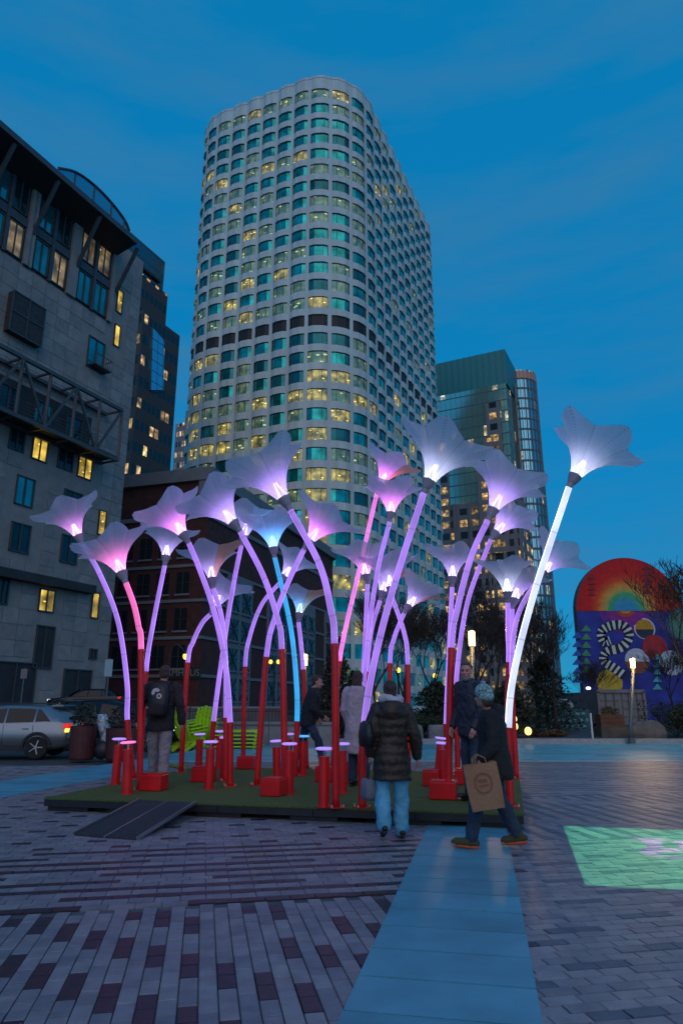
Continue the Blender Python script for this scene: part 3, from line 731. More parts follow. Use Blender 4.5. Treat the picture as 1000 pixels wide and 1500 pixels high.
for k, (f, wdt, dep, hh) in enumerate(((.86, 5.0, 2.2, .94), (.10, 4.0, 2.0, .86), (.74, 3.4, 3.4, .82), (.62, 3.0, 4.4, .74))):   # stepped stone bays
    l = Vector((-math.cos(R(26)), math.sin(R(26)))); c = Vector(cR) + l * (24.5 * (1 - f)) - Vector((math.sin(R(26)), math.cos(R(26)))) * (dep * .25)
    block('stone_bay', rect((c.x, c.y), R(26), wdt, dep + 2), zS * .45, zS * hh, [M_rt, M_flat], rtw)
for k in range(7):        # piers on the lower shaft
    l = Vector((-math.cos(R(26)), math.sin(R(26)), 0)); c = Vector((cR[0], cR[1], 0)) + l * (31 * k / 6)
    m = MB(); m.box((c.x, c.y, zS * .31), (.9, .9, zS * .62), -R(26)); m.build('pier', M_stone, rtw)
Y2 = 222
cx = at(764, 560, Y2).x; rad = at(789, 560, Y2).x - cx + .6
M_rd = grid_mat('round_glass_grid', 1.5, 3.9, .10, .22, (.09, .12, .135), (.20, .52, .62), .04, (1, .7, .35), .9, .8)
rnd_t = thing('round_tower', (cx, Y2 + rad, 0), 'slim rounded blue glass tower with vertical fins and warm lit rim', 'skyscraper')
zR = at(765, 541, Y2).z; M_fin = mat('blue_grey_fin', (.14, .20, .23), .5, .3)
m = MB(); NS = 28
for k in range(NS):
    a0, a1 = 2 * math.pi * k / NS, 2 * math.pi * (k + 1) / NS; c = Vector((cx, Y2 + rad, 0)); L = rad * 2 * math.pi / NS
    p, q = c + Vector((math.cos(a0), math.sin(a0), 0)) * rad, c + Vector((math.cos(a1), math.sin(a1), 0)) * rad
    m.quad(zz(p, 0), zz(q, 0), zz(q, zR), zz(p, zR), 0, ((k * L, 0), (k * L + L, 0), (k * L + L, zR), (k * L, zR)))
m.poly([c + Vector((math.cos(2 * math.pi * k / NS) * rad, math.sin(2 * math.pi * k / NS) * rad, zR)) for k in range(NS)], 1)
m.build('shaft', [M_rd, M_flat], rnd_t, smooth=False)
for k in range(NS):
    a0 = 2 * math.pi * (k + .5) / NS; c = Vector((cx, Y2 + rad, 0)) + Vector((math.cos(a0), math.sin(a0), 0)) * (rad + .15)
    if c.y < Y2 + rad * 1.2:
        m = MB(); m.box((c.x, c.y, zR / 2), (.3, .22, zR), a0); m.build('fin', M_fin, rnd_t)
m = MB(); c = Vector((cx, Y2 + rad, zR)); m.tube([c - Vector((0, 0, 3.4)), c - Vector((0, 0, .6))], rad + .3, NS)
m.build('rim', mat('rim_glow', (.3, .2, .15), .5, emit=(.9, .35, .2), es=.06), rnd_t)
for k in range(4):
    x = at(756 - k * 2.4, 600, Y2 - 6).x; m = MB(); m.box((x, Y2 - 6 + k, zR * .46), (.55, 1.0, zR * .92), 0); m.build('mast_fin', M_stone, rnd_t)
# ---- dark glass tower behind the granite building
Y3 = 104
M_dk = grid_mat('dark_glass_grid', 1.1, 3.6, .22, .55, (.05, .046, .048), (.03, .045, .05), .16, (1, .62, .25), 1.3, .6)
M_bl = grid_mat('sky_glass_grid', 1.5, 1.8, .08, .08, (.03, .06, .08), (.20, .50, .62), .0, (1, .7, .3), 0, .9, .08)
M_dtop = grid_mat('dark_roof_glass', 1.3, 2.6, .10, .12, (.04, .06, .07), (.06, .16, .20), .05, (1, .9, .6), 1.2, .8)
dk = thing('dark_tower', (lat(250, Y3), Y3, 0), 'dark stepped glass tower rising behind the granite building', 'skyscraper')
for nm, px, top, dy, mt in (('lower_block', 253, 492, 0, M_dk), ('middle_block', 244, 432, 1.5, M_dk), ('upper_block', 240, 384, 3.0, M_dtop)):
    e = Vector((at(px + 2, (top + 120) if dy == 0 else top, Y3 + dy).x, Y3 + dy)); c0 = e - Vector((math.sin(R(25)), math.cos(R(25)))) * 9
    z = at(px, top, Y3 + dy).z
    block(nm, rect((c0.x, c0.y), R(25), 18, 9), 0 if nm == 'lower_block' else z - 18, z, [mt, M_flat], dk)
u = Vector((math.sin(R(25)), math.cos(R(25)), 0))
# the side that faces the street: a bay of sky-blue glass
def on_dark(px, py):
    n = Vector((u.y, -u.x, 0))
    return on_plane(px, py, Vector((at(255, 612, Y3).x, Y3, 0)), n)
q = [on_dark(218, 572), on_dark(237, 572), on_dark(238, 500), on_dark(221, 480)]
m = MB(); off = Vector((.35, -.16, 0)); L = (q[1] - q[0]).length
m.quad(*[x + off for x in q], 0, ((0, q[0].z), (L, q[1].z), (L, q[2].z), (0, q[3].z))); m.quad(q[0], q[0] + off, q[3] + off, q[3]); m.quad(q[1] + off, q[1], q[2], q[2] + off); m.build('glass_bay', M_bl, dk)
# ---- pale far office between the towers
Y4 = 190
fo = thing('far_office', (lat(262, Y4), Y4, 0), 'small pale far office block with rows of lit windows beside the cream tower', 'building')
block('wall', rect((lat(282, Y4), Y4), R(24), 12, 14), 0, at(262, 612, Y4).z, [grid_mat('far_office_grid', 1.1, 3.4, .35, .5, (.22, .21, .22), (.05, .06, .07), .8, (1, .7, .4), .9, .2), M_flat], fo)
m = MB(); m.box((lat(263, Y4), Y4 + 5, at(262, 606, Y4).z), (7, 6, 5), -R(24)); m.build('plant_room', M_stone, fo)
# ================================================================== brick building
M_brick = mat('dark_red_brick', (.070, .022, .018), .85, noise=(1.2, .25), bump=(14, .4))
M_lime = mat('pale_limestone', (.17, .175, .185), .7, noise=(.8, .12))
M_bwin = mat('old_glass', (.02, .03, .035), .15, .3)
M_bgrill = mat('window_grille', (.02, .022, .025), .6)
CB = Vector((at(308, 690, 74).x, 74, 0)); hB = R(17)
uB = Vector((math.sin(hB), math.cos(hB), 0)); uA = Vector((-math.cos(hB), math.sin(hB), 0)); nB = Vector((uB.y, -uB.x, 0)); nA = -uB
HB = at(308, 690, 74).z
bb = thing('brick_building', CB, 'dark red brick building with pale stone cornice and bands', 'building')
block('wall', rect((CB.x, CB.y), hB, 34, 52), 0, HB, [M_brick, M_flat], bb)
def strip(name, zc, h, out, mt, la=34, lb=52):
    m = MB(); m.box(CB + uB * (lb / 2 - out / 2) + nB * (out / 2) + Vector((0, 0, zc)), (out, lb + out, h), -hB)
    m.build(name, mt, bb)
    m = MB(); m.box(CB + uA * (la / 2) + nA * (out / 2) + Vector((0, 0, zc)), (la, out, h), -hB); m.build(name, mt, bb)
strip('cornice', HB - .35, 1.5, .5, M_lime); strip('frieze', HB - 5.2, .5, .18, M_lime)
for z in (4.3, 8.3, 12.3, 16.2): strip('stone_band', z, .32, .14, M_lime)
m = MB(); m.box(CB + nB * .1 + nA * .1 + uB * .5 + uA * .5 + Vector((0, 0, HB - 2.6)), (1.5, 1.5, 4.6), -hB); m.build('corner_pier', M_lime, bb)
def bwindow(org, d, n, t, z, w, h, lattice=False, lit=None):
    c = org + d * t + Vector((0, 0, z)); rz = math.atan2(d.y, d.x)
    m = MB(); m.box(c + n * .02, (w, .08, h), rz); o = m.build('window', lit or M_bwin, bb)
    f = MB()
    if lattice:
        for s in (-1, 1):
            f.beam(c + n * .09 + d * (-s * w * .48) + Vector((0, 0, -h * .48)), c + n * .09 + d * (s * w * .48) + Vector((0, 0, h * .48)), .09, .09)
        f.beam(c + n * .09 + Vector((0, 0, -h * .48)), c + n * .09 + Vector((0, 0, h * .48)), .09, .09)
        f.beam(c + n * .09 - d * w * .48, c + n * .09 + d * w * .48, .09, .09)
    else:
        f.beam(c + n * .08 + Vector((0, 0, -h * .5)), c + n * .08 + Vector((0, 0, h * .5)), .09, .07)
        f.beam(c + n * .08 - d * w * .5, c + n * .08 + d * w * .5, .07, .09)
    f.build('grille', M_bgrill, o)
    s = MB(); s.box(c + n * .1 + Vector((0, 0, -h / 2 - .12)), (w + .3, .2, .2), rz); s.build('sill', M_lime, o)
for k in range(8):
    for z in (6.3, 10.3, 14.3, 18.4): bwindow(CB, uA, nA, 2.6 + k * 2.5, z, 1.5, 2.4)
for t0 in (9, 21, 33, 45):       # pale stone window bays with lattice grilles
    m = MB(); m.box(CB + uB * t0 + nB * .1 + Vector((0, 0, 8.0)), (7.0, .22, 16), math.atan2(uB.y, uB.x)); m.build('stone_bay', M_lime, bb)
    for z in (3.0, 6.4, 9.8, 13.2):
        for dt in (-1.7, 1.7): bwindow(CB + nB * .22, uB, nB, t0 + dt, z, 2.4, 2.5, True)
m = MB(); c = at(268, 986, 73.0) ; sg = on_plane(268, 986, CB + nA * .12, nA)
m.box(sg, (4.2, .12, 1.2), math.atan2(uA.y, uA.x)); o = m.build('shop_sign', mat('sign_board', (.02, .02, .022), .5), bb)
Mx = Matrix.Translation(sg + nA * .08) @ Matrix.Rotation(math.atan2(-uA.y, -uA.x), 4, 'Z') @ Matrix.Rotation(math.pi / 2, 4, 'X')
text('sign_lettering', 'XMHAUS', 1.0, Mx, mat('sign_paint', (.20, .22, .21), .7), o)
# ================================================================== granite building on the left
M_gran = mat('grey_granite', (.25, .225, .21), .65, noise=(1.1, .14), bump=(18, .2))
M_gran2 = mat('grey_granite_panel', (.28, .25, .232), .6, noise=(1.6, .16), bump=(18, .2))
M_gran3 = mat('grey_granite_panel_dark', (.225, .205, .195), .6, noise=(1.6, .16), bump=(18, .2))
M_gdark = mat('dark_soffit', (.028, .027, .028), .7, noise=(.8, .3))
M_steel = mat('painted_steel', (.060, .062, .068), .5, noise=(2, .2))
M_gl = mat('granite_building_glass', (.02, .28, .30), .08, .7, noise=(.5, .3))
M_gld = mat('granite_building_glass_dark', (.012, .05, .06), .1, .5, noise=(.5, .4))
M_glit = lit_mat('granite_building_lit', (1.0, .66, .10), .8, (.05, .06, .03), .9, 1.2)
M_gwarm = lit_mat('granite_building_dim_lit', (.9, .62, .28), .42, (.05, .08, .08), .6, .6)
LC = Vector((lat(152, 62), 62, 0)); lu = Vector((-math.sin(R(25)), -math.cos(R(25)), 0)); ln = Vector((math.cos(R(25)), -math.sin(R(25)), 0))
lrz = math.atan2(lu.y, lu.x)
def LW(px, py, out=0):
    p = on_plane(px, py, LC + ln * out, ln); return (p - LC).dot(lu), p.z
def LP(t, z, out=0): return LC + lu * t + ln * out + Vector((0, 0, z))
LTOP = LW(196, 372)[1]
lb = thing('granite_building', LP(8, 0), 'grey granite building with deep overhanging eaves and steel truss balcony', 'building')
LL = 30
m = MB()
c0, c1 = LP(0, 0), LP(LL, 0); bk = -ln * 22
for a, b in ((c0, c1), (c0 + bk, c0), (c1, c1 + bk)): m.quad(zz(b, 0), zz(a, 0), zz(a, LTOP), zz(b, LTOP))
m.poly([zz(p, LTOP) for p in (c0, c1, c1 + bk, c0 + bk)]); m.build('wall', M_gran, lb)
holes = []
def lwin(px, py, w, h, kind=M_gl, split=2, name='window', rec=.28, hood=True):
    """window in the wall at photo pixel centre; w and h in photo pixels"""
    t0, _ = LW(px - w / 2, py); t1, _ = LW(px + w / 2, py); tc_, _ = LW(px, py); z1 = LW(px, py - h / 2)[1]; z0 = LW(px, py + h / 2)[1]
    return lrect((min(t0, t1), max(t0, t1), z0, z1), kind, split, name)
def lrect(r, kind, split=2, name='window', out=.0):
    a, b, z0, z1 = r; holes.append((a - .12, b + .12, z0 - .12, z1 + .12))
    c = LP((a + b) / 2, (z0 + z1) / 2, .012 + out)
    k = MB(); k.box(c, (b - a, .02, z1 - z0), lrz); o = k.build(name, kind, lb)
    f = MB()
    for t in [a, b] + [a + (b - a) * (i + 1) / split for i in range(split - 1)]: f.box(LP(t, (z0 + z1) / 2, .06 + out), (.10, .14, z1 - z0 + .1), lrz)
    for z in (z0, z1): f.box(LP((a + b) / 2, z, .06 + out), (b - a + .1, .14, .10), lrz)
    f.build('frame', M_frame, o)
    return o
for x, y, w, h, kd in ((25, 642, 22, 36, M_gld), (58, 658, 22, 34, M_glit), (96, 671, 22, 34, M_gld), (124, 685, 20, 32, M_glit), (36, 720, 26, 42, M_gl), (106, 738, 26, 36, M_gld),
                       (29, 788, 28, 42, M_gld), (101, 805, 24, 40, M_gld), (68, 880, 22, 32, M_glit), (5, 865, 14, 40, M_gld), (140, 520, 24, 46, M_gl)): lwin(x, y, w, h, kd)
for x, y, w, h in ((175, 442, 8, 34), (171, 492, 8, 32), (149, 766, 10, 36), (139, 887, 10, 37)): lwin(x, y, w, h, M_glit, 1)
for x, y, w, h in ((64, 948, 26, 62), (136, 958, 10, 14), (20, 1000, 60, 60), (112, 1003, 40, 44), (-30, 960, 40, 70)): lwin(x, y, w, h, M_gdark, 2, 'opening')
# top storeys: recessed two-window bays between granite piers
zt1, zt0 = LTOP - 1.2, LW(80, 440)[1]
bays = [(LW(160, 420)[0], LW(113, 390)[0]), (LW(101, 380)[0], LW(49, 350)[0]), (LW(38, 340)[0], LW(-22, 310)[0]), (LW(-34, 300)[0], LW(-100, 260)[0])]
zb = [LW(158, 476)[1], LW(99, 432)[1], LW(36, 390)[1], LW(-30, 340)[1]]
zmid0 = sum(zb) / 4
for (a, b) in bays:
    a, b = min(a, b), max(a, b); holes.append((a - .1, b + .1, zmid0 - .1, LTOP + 1))
    k = MB(); k.box(LP((a + b) / 2, (zmid0 + zt1) / 2, .008), (b - a, .015, zt1 - zmid0), lrz); k.build('recess', M_gdark, lb)
    hh = (zt1 - zmid0)
    for i in range(2):
        ta, tb = a + .25 + i * (b - a) / 2, a + (i + 1) * (b - a) / 2 - .25
        for z0, z1, kd in ((zmid0 + .25, zmid0 + hh * .40, M_gwarm if a > 9 and i == 0 else M_gl), (zmid0 + hh * .55, zmid0 + hh * .93, M_gwarm if (4 < a < 9) else M_gl if i else M_gld)):
            holes_n = len(holes); lrect((ta, tb, z0, z1), kd, 2, 'window', .02)
    k = MB(); k.box(LP((a + b) / 2, zmid0 + hh * .475, .09), (b - a, .14, hh * .10), lrz); k.build('spandrel', M_steel, lb)
    k = MB(); k.box(LP((a + b) / 2, (zmid0 + zt1) / 2, .14), (.28, .24, hh), lrz); k.build('mullion_post', M_steel, lb)
    for t in (a - .25, b + .25):
        k = MB(); k.box(LP(t, (zmid0 + LTOP) / 2, .16), (.5, .3, LTOP - zmid0), lrz); k.build('pier', M_gran, lb)
# granite panels, each its own piece, left out where windows are
pwid, phei = 1.42, 1.22; cnt = 0
r_ = random.Random(3); pm = {}
cells = []
for j in range(int(LTOP / phei)):
    for i in range(int(17 / pwid) + 1):
        a, b, z0, z1 = i * pwid, (i + 1) * pwid, j * phei, (j + 1) * phei
        if z1 > LTOP - 1 or any(a < h[1] and b > h[0] and z0 < h[3] and z1 > h[2] for h in holes): continue
        cells.append((a, b, z0, z1))
cells.sort(key=lambda c: abs(c[2] - 14)); 
for a, b, z0, z1 in cells[:300]:
    mi = r_.randrange(3)
    if mi not in pm:
        k = MB(); k.box((0, 0, 0), (pwid - .035, .06, phei - .035), 0); o = k.build('panel', (M_gran, M_gran2, M_gran3)[mi]); pm[mi] = o.data; bpy.data.objects.remove(o)
    o = bpy.data.objects.new('panel', pm[mi]); col.objects.link(o); o.parent = lb
    o.location = LP((a + b) / 2, (z0 + z1) / 2, .02) - lb.location; o.rotation_euler.z = lrz
# eaves
EO = 2.6
def LE(px, py): return on_plane(px, py, LC + ln * EO, ln)
e1, e0 = LE(200, 350), LE(0, 181); ze = (e1.z + e0.z) / 2
te = (e1 - LC).dot(lu)
m = MB(); a, b = te, LL
q = [LP(a, ze - .5, EO), LP(b, ze - .5, EO), LP(b, ze - 1.2, -.3), LP(a, ze - 1.2, -.3), LP(a, ze, EO), LP(b, ze, EO), LP(b, ze + .1, -8), LP(a, ze + .1, -8)]
m.add(q, ((0, 1, 2, 3), (1, 0, 4, 5), (5, 4, 7, 6), (0, 3, 7, 4))); m.build('eaves', M_gdark, lb)
m = MB(); m.beam(LP(a - .05, ze - .2, EO + .05), LP(b, ze - .2, EO + .05), .22, .55); m.build('gutter', M_steel, lb)
for (x0, y0), (x1, y1) in (((46, 345), (80, 253)), ((110, 392), (140, 303)), ((168, 428), (199, 350)), ((-20, 290), (10, 205))):
    p0 = LP(LW(x0, y0)[0], LW(x0, y0)[1], .2); t = LW(x0, y0)[0]
    m = MB(); m.beam(p0, LP(t, ze - .6, EO - .15), .26, .3); m.build('eaves_strut', M_steel, lb)
k = MB(); k.box(LP(10, (LTOP + ze) / 2, -.4), (LL - 4, .5, ze - LTOP + .6), lrz); k.build('attic_wall', M_gdark, lb)
# curved skylight above the eaves
SK = catmull([Vector((x, y, 0)) for x, y in ((86, 246), (112, 252), (140, 272), (165, 298), (183, 322), (190, 338))], 3)
def SKP(v, o): return on_plane(v.x, v.y, LC + ln * o, ln)
m = MB()
for i in range(len(SK) - 1):
    p, q = SKP(SK[i], -1.2), SKP(SK[i + 1], -1.2); bk_ = -ln * 5
    m.quad(zz(p, ze - .8), zz(q, ze - .8), q, p); m.quad(p, q, q + bk_, p + bk_)
p = SKP(SK[0], -1.2); m.quad(zz(p, ze - .8), p, p - ln * 5, zz(p - ln * 5, ze - .8))
o = m.build('skylight', mat('skylight_glass', (.10, .38, .48), .12, .7), lb)
for i in range(0, len(SK), 3):
    p = SKP(SK[i], -1.15); k = MB(); k.beam(zz(p, ze - .8), p, .09, .09); k.build('glazing_bar', M_steel, o)
k = MB(); k.tube([SKP(v, -1.15) for v in SK], .12, 6); k.build('ridge_rail', M_steel, o)
# louvre box, balcony, ledge
a0, z0 = LW(8, 432); a1, z1 = LW(58, 505); za = LW(32, 440)[1]; zb2 = LW(32, 500)[1]; ta, tb = LW(57, 470)[0], LW(8, 460)[0]
m = MB(); m.box(LP((ta + tb) / 2, (za + zb2) / 2, .35), (tb - ta, .7, za - zb2), lrz); o = m.build('louvre_box', mat('louvre_dark', (.03, .028, .028), .7, noise=(3, .3)), lb)
for f in (0, .5, 1):
    k = MB(); k.box(LP(ta + (tb - ta) * f, (za + zb2) / 2, .72), (.1, .08, za - zb2 + .1), lrz); k.build('louvre_frame', M_steel, o)
    k = MB(); k.box(LP((ta + tb) / 2, zb2 + (za - zb2) * f, .72), (tb - ta, .08, .1), lrz); k.build('louvre_frame', M_steel, o)
def balcony(tc_, z, w, bars=8, out=.9, h=1.05):
    o = None; k = MB(); k.box(LP(tc_, z, out / 2), (w, out, .12), lrz); o = k.build('balcony', M_steel, lb)
    k = MB(); k.beam(LP(tc_ - w / 2, z + h, out), LP(tc_ + w / 2, z + h, out), .06, .06); k.beam(LP(tc_ - w / 2, z + h, 0), LP(tc_ - w / 2, z + h, out), .06, .06); k.build('top_rail', M_steel, o)
    for i in range(bars + 1):
        k = MB(); t = tc_ - w / 2 + w * i / bars; k.beam(LP(t, z, out), LP(t, z + h, out), .04, .04); k.build('baluster', M_steel, o)
tb_, zb3 = LW(141, 541); balcony(tb_, zb3, 2.1)
# steel truss in front of the wall
def LT(px, py): p = on_plane(px, py, LC + ln * 2.2, ln); return p
ttop, tbot = (LT(0, 507).z + LT(175, 598).z) / 2, (LT(0, 592).z + LT(174, 680).z) / 2
tt0 = (LT(176, 640) - LC).dot(lu); tt1 = tt0 + 16.5
def TP(t, z, o=2.2): return LP(t, z, o)
tr = lb
for z in (ttop, tbot):
    for o_ in (2.2, .3):
        m = MB(); m.beam(TP(tt0, z, o_), TP(tt1, z, o_), .26, .3); m.build('truss_chord', M_steel, lb)
nb = 6
for i in range(nb + 1):
    t = tt0 + (tt1 - tt0) * i / nb
    m = MB(); m.beam(TP(t, tbot), TP(t, ttop), .2, .2); m.build('truss_post', M_steel, lb)
    m = MB(); m.beam(TP(t, ttop, .2), TP(t, ttop), .16, .16); m.build('truss_tie', M_steel, lb)
    m = MB(); m.beam(TP(t, tbot, .2), TP(t, tbot), .16, .16); m.build('truss_tie', M_steel, lb)
    if i < nb:
        t2 = tt0 + (tt1 - tt0) * (i + 1) / nb
        m = MB(); m.beam(TP(t if i % 2 else t2, tbot), TP(t2 if i % 2 else t, ttop), .18, .18); m.build('truss_brace', M_steel, lb)
m = MB(); m.box(TP((tt0 + tt1) / 2, tbot + .3, 1.2), (tt1 - tt0, 1.9, .12), lrz); m.build('truss_deck', M_gdark, lb)
m = MB(); m.box(TP((tt0 + tt1) / 2, (ttop + tbot) / 2 - .3, .07), (tt1 - tt0 - 3, .02, (ttop - tbot) * .72), lrz); m.build('truss_recess', M_gdark, lb)
for i in range(4):
    t = tt0 + 2.6 + i * 3.4; lrect((t, t + 1.7, tbot + .8, tbot + 3.2), M_gl if i % 2 else M_gld, 2, 'window', .08)
    for k_ in range(4):
        k = MB(); k.beam(TP(t - .6, tbot + .6 + k_ * .3, 2.0), TP(t + 2.3, tbot + .6 + k_ * .3, 2.0), .04, .04); k.build('truss_rail', M_steel, lb)
zl = (LW(0, 838)[1] + LW(128, 866)[1]) / 2; tl = LW(130, 866)[0]
m = MB(); m.box(LP(tl + 8, zl, .45), (16, .9, .7), lrz); m.build('ledge', M_gdark, lb)
# ================================================================== painted arch wall on the right
YM = 50
mw = thing('mural_wall', at(925, 1031, YM) * 1, 'arched wall painted with a red sunset above blue with coloured discs', 'mural wall')
mc = at(921, 890, YM); MR = (at(998, 890, YM).x - at(844, 890, YM).x) / 2
mc.x = at(921, 890, YM).x
zc = at(921, 895, YM).z; topz = at(921, 817, YM).z; MR = topz - zc
MRX = mc.x - at(843, 890, YM).x
def arch(y, rx0, rz0, n=32, base=0.0, x0=None, x1=None):
    return [Vector((mc.x + rx0 * math.cos(math.pi * i / n), y, zc + rz0 * math.sin(math.pi * i / n))) for i in range(n + 1)]
M_mw = mat('mural_back_wall', (.10, .10, .12), .8)
m = MB(); ar = arch(YM, MRX, MR); out = [Vector((mc.x + MRX, YM, 0))] + ar + [Vector((mc.x - MRX, YM, 0))]
bk = [p + Vector((0, .7, 0)) for p in out]; nn = len(out)
m.poly(list(reversed(out))); m.poly(bk)
for i in range(nn - 1): m.quad(out[i], out[i + 1], bk[i + 1], bk[i])
m.build('wall', M_mw, mw)
m = MB(); m.box((mc.x + MRX + 7.5, YM + .36, zc / 2), (15, .6, zc), 0); m.build('wing_wall', mat('mural_blue_side', (.03, .06, .30), .8, noise=(.6, .4)), mw)
def brickpaint(name, c, amt=.15): return mat(name, c, .75, noise=(3, amt), bump=(10, .3))
# sunset rings
keys = [(1.0, (.50, .005, .008)), (.74, (.60, .010, .008)), (.62, (.64, .06, .010)), (.50, (.64, .26, .04)), (.42, (.46, .36, .08)), (.35, (.06, .36, .12)), (.22, (.03, .30, .42)), (.1, (.04, .24, .5))]
bands = []
for i in range(20):
    f = 1 - .88 * i / 19; k = max(j for j in range(len(keys)) if keys[j][0] >= f - 1e-6); k = min(k, len(keys) - 2); (fa, ca), (fb, cb_) = keys[k], keys[k + 1]; w_ = min(1, max(0, (fa - f) / (fa - fb)))
    bands.append((f, tuple(x * (1 - w_) + y * w_ for x, y in zip(ca, cb_))))
for i, (f, c) in enumerate(bands):
    if i == 0: pts_ = arch(YM - .03, MRX - .02, MR - .02)
    else: pts_ = [Vector((mc.x - .1 * MRX * (1 - f) + MRX * f * .98 * math.cos(math.pi * k / 32), YM - .03 - i * .003, zc + MR * f * .98 * math.sin(math.pi * k / 32))) for k in range(33)]
    m = MB(); m.poly(list(reversed(pts_))); m.build('sunset_ring', brickpaint('sunset_%d' % i, c), mw)
M_blue = mat('mural_blue', (.02, .035, .26), .75, noise=(.7, .5), bump=(10, .3))
m = MB(); m.quad((mc.x - MRX + .02, YM - .03, 0), (mc.x + 18, YM - .03, 0), (mc.x + 18, YM - .03, zc - .04), (mc.x - MRX + .02, YM - .03, zc - .04)); m.build('blue_field', M_blue, mw)
def disc(px, py, rpx, c, y, name='painted_disc', half=False, ry=1.0):
    p = at(px, py, YM); r = rpx / 1000 * (YM * CP + (p.z - EYE) * SP); m = MB()
    a0, a1 = (math.pi, 2 * math.pi) if half else (0, 2 * math.pi)
    m.poly([Vector((p.x + r * math.cos(a0 + (a1 - a0) * k / 24), y, p.z + ry * r * math.sin(a0 + (a1 - a0) * k / 24))) for k in reversed(range(25 if half else 24))])
    return m.build(name, brickpaint('mural_%02x%02x%02x' % tuple(int(v * 255) for v in c), c, .2), mw)
for i, (r, c) in enumerate(((40, (.13, .02, .24)), (29, (.24, .02, .22)), (15, (.5, .05, .02)), (10, (.6, .30, .04)), (5.5, (.06, .34, .40)))): 
    p = at(914, 888, YM); disc(914, 889, r, c, YM - .04 - i * .006, 'reflection_ring', True)
disc(943, 921, 15.5, (.55, .55, .55), YM - .045); disc(943, 921, 13.5, (.50, .25, .02), YM - .051); disc(943, 922, 13.2, (.02, .03, .05), YM - .057, half=True)
disc(958, 948, 18, (.36, .02, .03), YM - .063); disc(932, 968, 18, (.45, .50, .55), YM - .063); disc(932, 969, 17.6, (.22, .07, .04), YM - .069, half=True)
disc(982, 971, 18, (.42, .50, .58), YM - .069); disc(892, 1000, 19, (.52, .36, .03), YM - .045); disc(1000, 915, 26, (.03, .09, .22), YM - .045); disc(1000, 915, 22, (.06, .20, .16), YM - .051)
# banded ribbon of black and white blocks, each painted block its own patch
M_w, M_k = brickpaint('mural_white', (.55, .60, .58), .15), brickpaint('mural_black', (.012, .012, .015), .3)
rib = catmull([Vector((x, y, 0)) for x, y in ((893, 938), (884, 940), (880, 926), (893, 917), (912, 916), (921, 932), (910, 948), (888, 955), (884, 968), (898, 978), (914, 990))], 5)
for i in range(len(rib) - 1):
    d = (rib[i + 1] - rib[i]); nrm2 = Vector((-d.y, d.x, 0)).normalized() * 6.5
    q = [at(v.x, v.y, YM - .085) for v in (rib[i] - nrm2, rib[i + 1] - nrm2, rib[i + 1] + nrm2, rib[i] + nrm2)]
    m = MB(); m.quad(*q); m.build('ribbon_block', M_k if i % 2 else M_w, mw)
for (x, y0, n_, st_, sz_, c) in ((962, 1010, 5, -11, 7, (.08, .40, .42)), (858, 985, 6, -12, 8, (.05, .26, .12)), (845, 1000, 6, -13, 8, (.03, .10, .42)), (866, 872, 4, -8, 6, (.28, .02, .02)), (947, 870, 5, -9, 8, (.24, .02, .03))):
    for k in range(n_):
        y = y0 + k * st_ - 0; q = [at(x - sz_, y, YM - .09), at(x + sz_, y, YM - .09), at(x, y - sz_ * 1.25, YM - .09)]
        m = MB(); m.poly(q); m.build('painted_triangle', brickpaint('mural_%02x%02x%02x' % tuple(int(v * 255) for v in c), c, .2), mw)
# ================================================================== street and background furniture
M_conc = mat('pale_concrete', (.20, .20, .205), .75, noise=(2, .15), bump=(20, .2))
M_dconc = mat('dark_concrete', (.09, .092, .098), .8, noise=(1.2, .2))
M_iron = mat('black_iron', (.012, .013, .015), .5)
# low pale wall with copings, behind the chairs
a, b = at(160, 1100, 26.5), at(492, 1096, 25.6); a.z = b.z = 0
dw = (b - a); n_ = 7
root = thing('garden_wall', a, 'low pale concrete wall behind the stacked green chairs', 'wall')
for i in range(n_):
    p, q = a + dw * (i / n_), a + dw * ((i + 1) / n_) - dw.normalized() * .02
    m = MB(); m.beam(p + Vector((0, 0, .33)), q + Vector((0, 0, .33)), .4, .78); m.build('wall_block', M_conc, root)
    m = MB(); m.beam(p + Vector((0, -.02, .75)), q + Vector((0, -.02, .75)), .5, .09); m.build('coping', M_conc, root)
# iron railing behind it
root = thing('railing', a + Vector((0, .8, 0)), 'black iron railing behind the low pale wall', 'railing')
up = Vector((0, 0, 1)); off = Vector((0, .8, 0))
for z in (.5, 1.15):
    m = MB(); m.beam(a + off + up * z, b + off + up * z, .04, .04); m.build('rail', M_iron, root)
for i in range(67):
    p = a + off + dw * (i / 66); m = MB(); m.beam(p, p + up * (1.2 if i % 11 else 1.3), .022 if i % 11 else .06, .022 if i % 11 else .06); m.build('bar', M_iron, root)
# retaining wall of the raised road
a, b = at(-90, 1040, 38), at(415, 1040, 36); a.z = b.z = 0; dw = b - a
root = thing('retaining_wall', a, 'long dark concrete retaining wall along the raised road', 'wall')
for i in range(9):
    p, q = a + dw * (i / 9), a + dw * ((i + 1) / 9) - dw.normalized() * .03
    m = MB(); m.beam(p + up * .58, q + up * .58, .4, 1.25); m.build('wall_panel', M_dconc, root)
m = MB(); m.beam(a + up * 1.24, b + up * 1.24, .5, .09); m.build('coping', M_conc, root)
m = MB(); m.quad(a + up * .95, b + up * .95, Vector((b.x - 2, 61, .95)), Vector((a.x - 8, 61, .95))); struct(m.build('raised_road', M_asphalt))
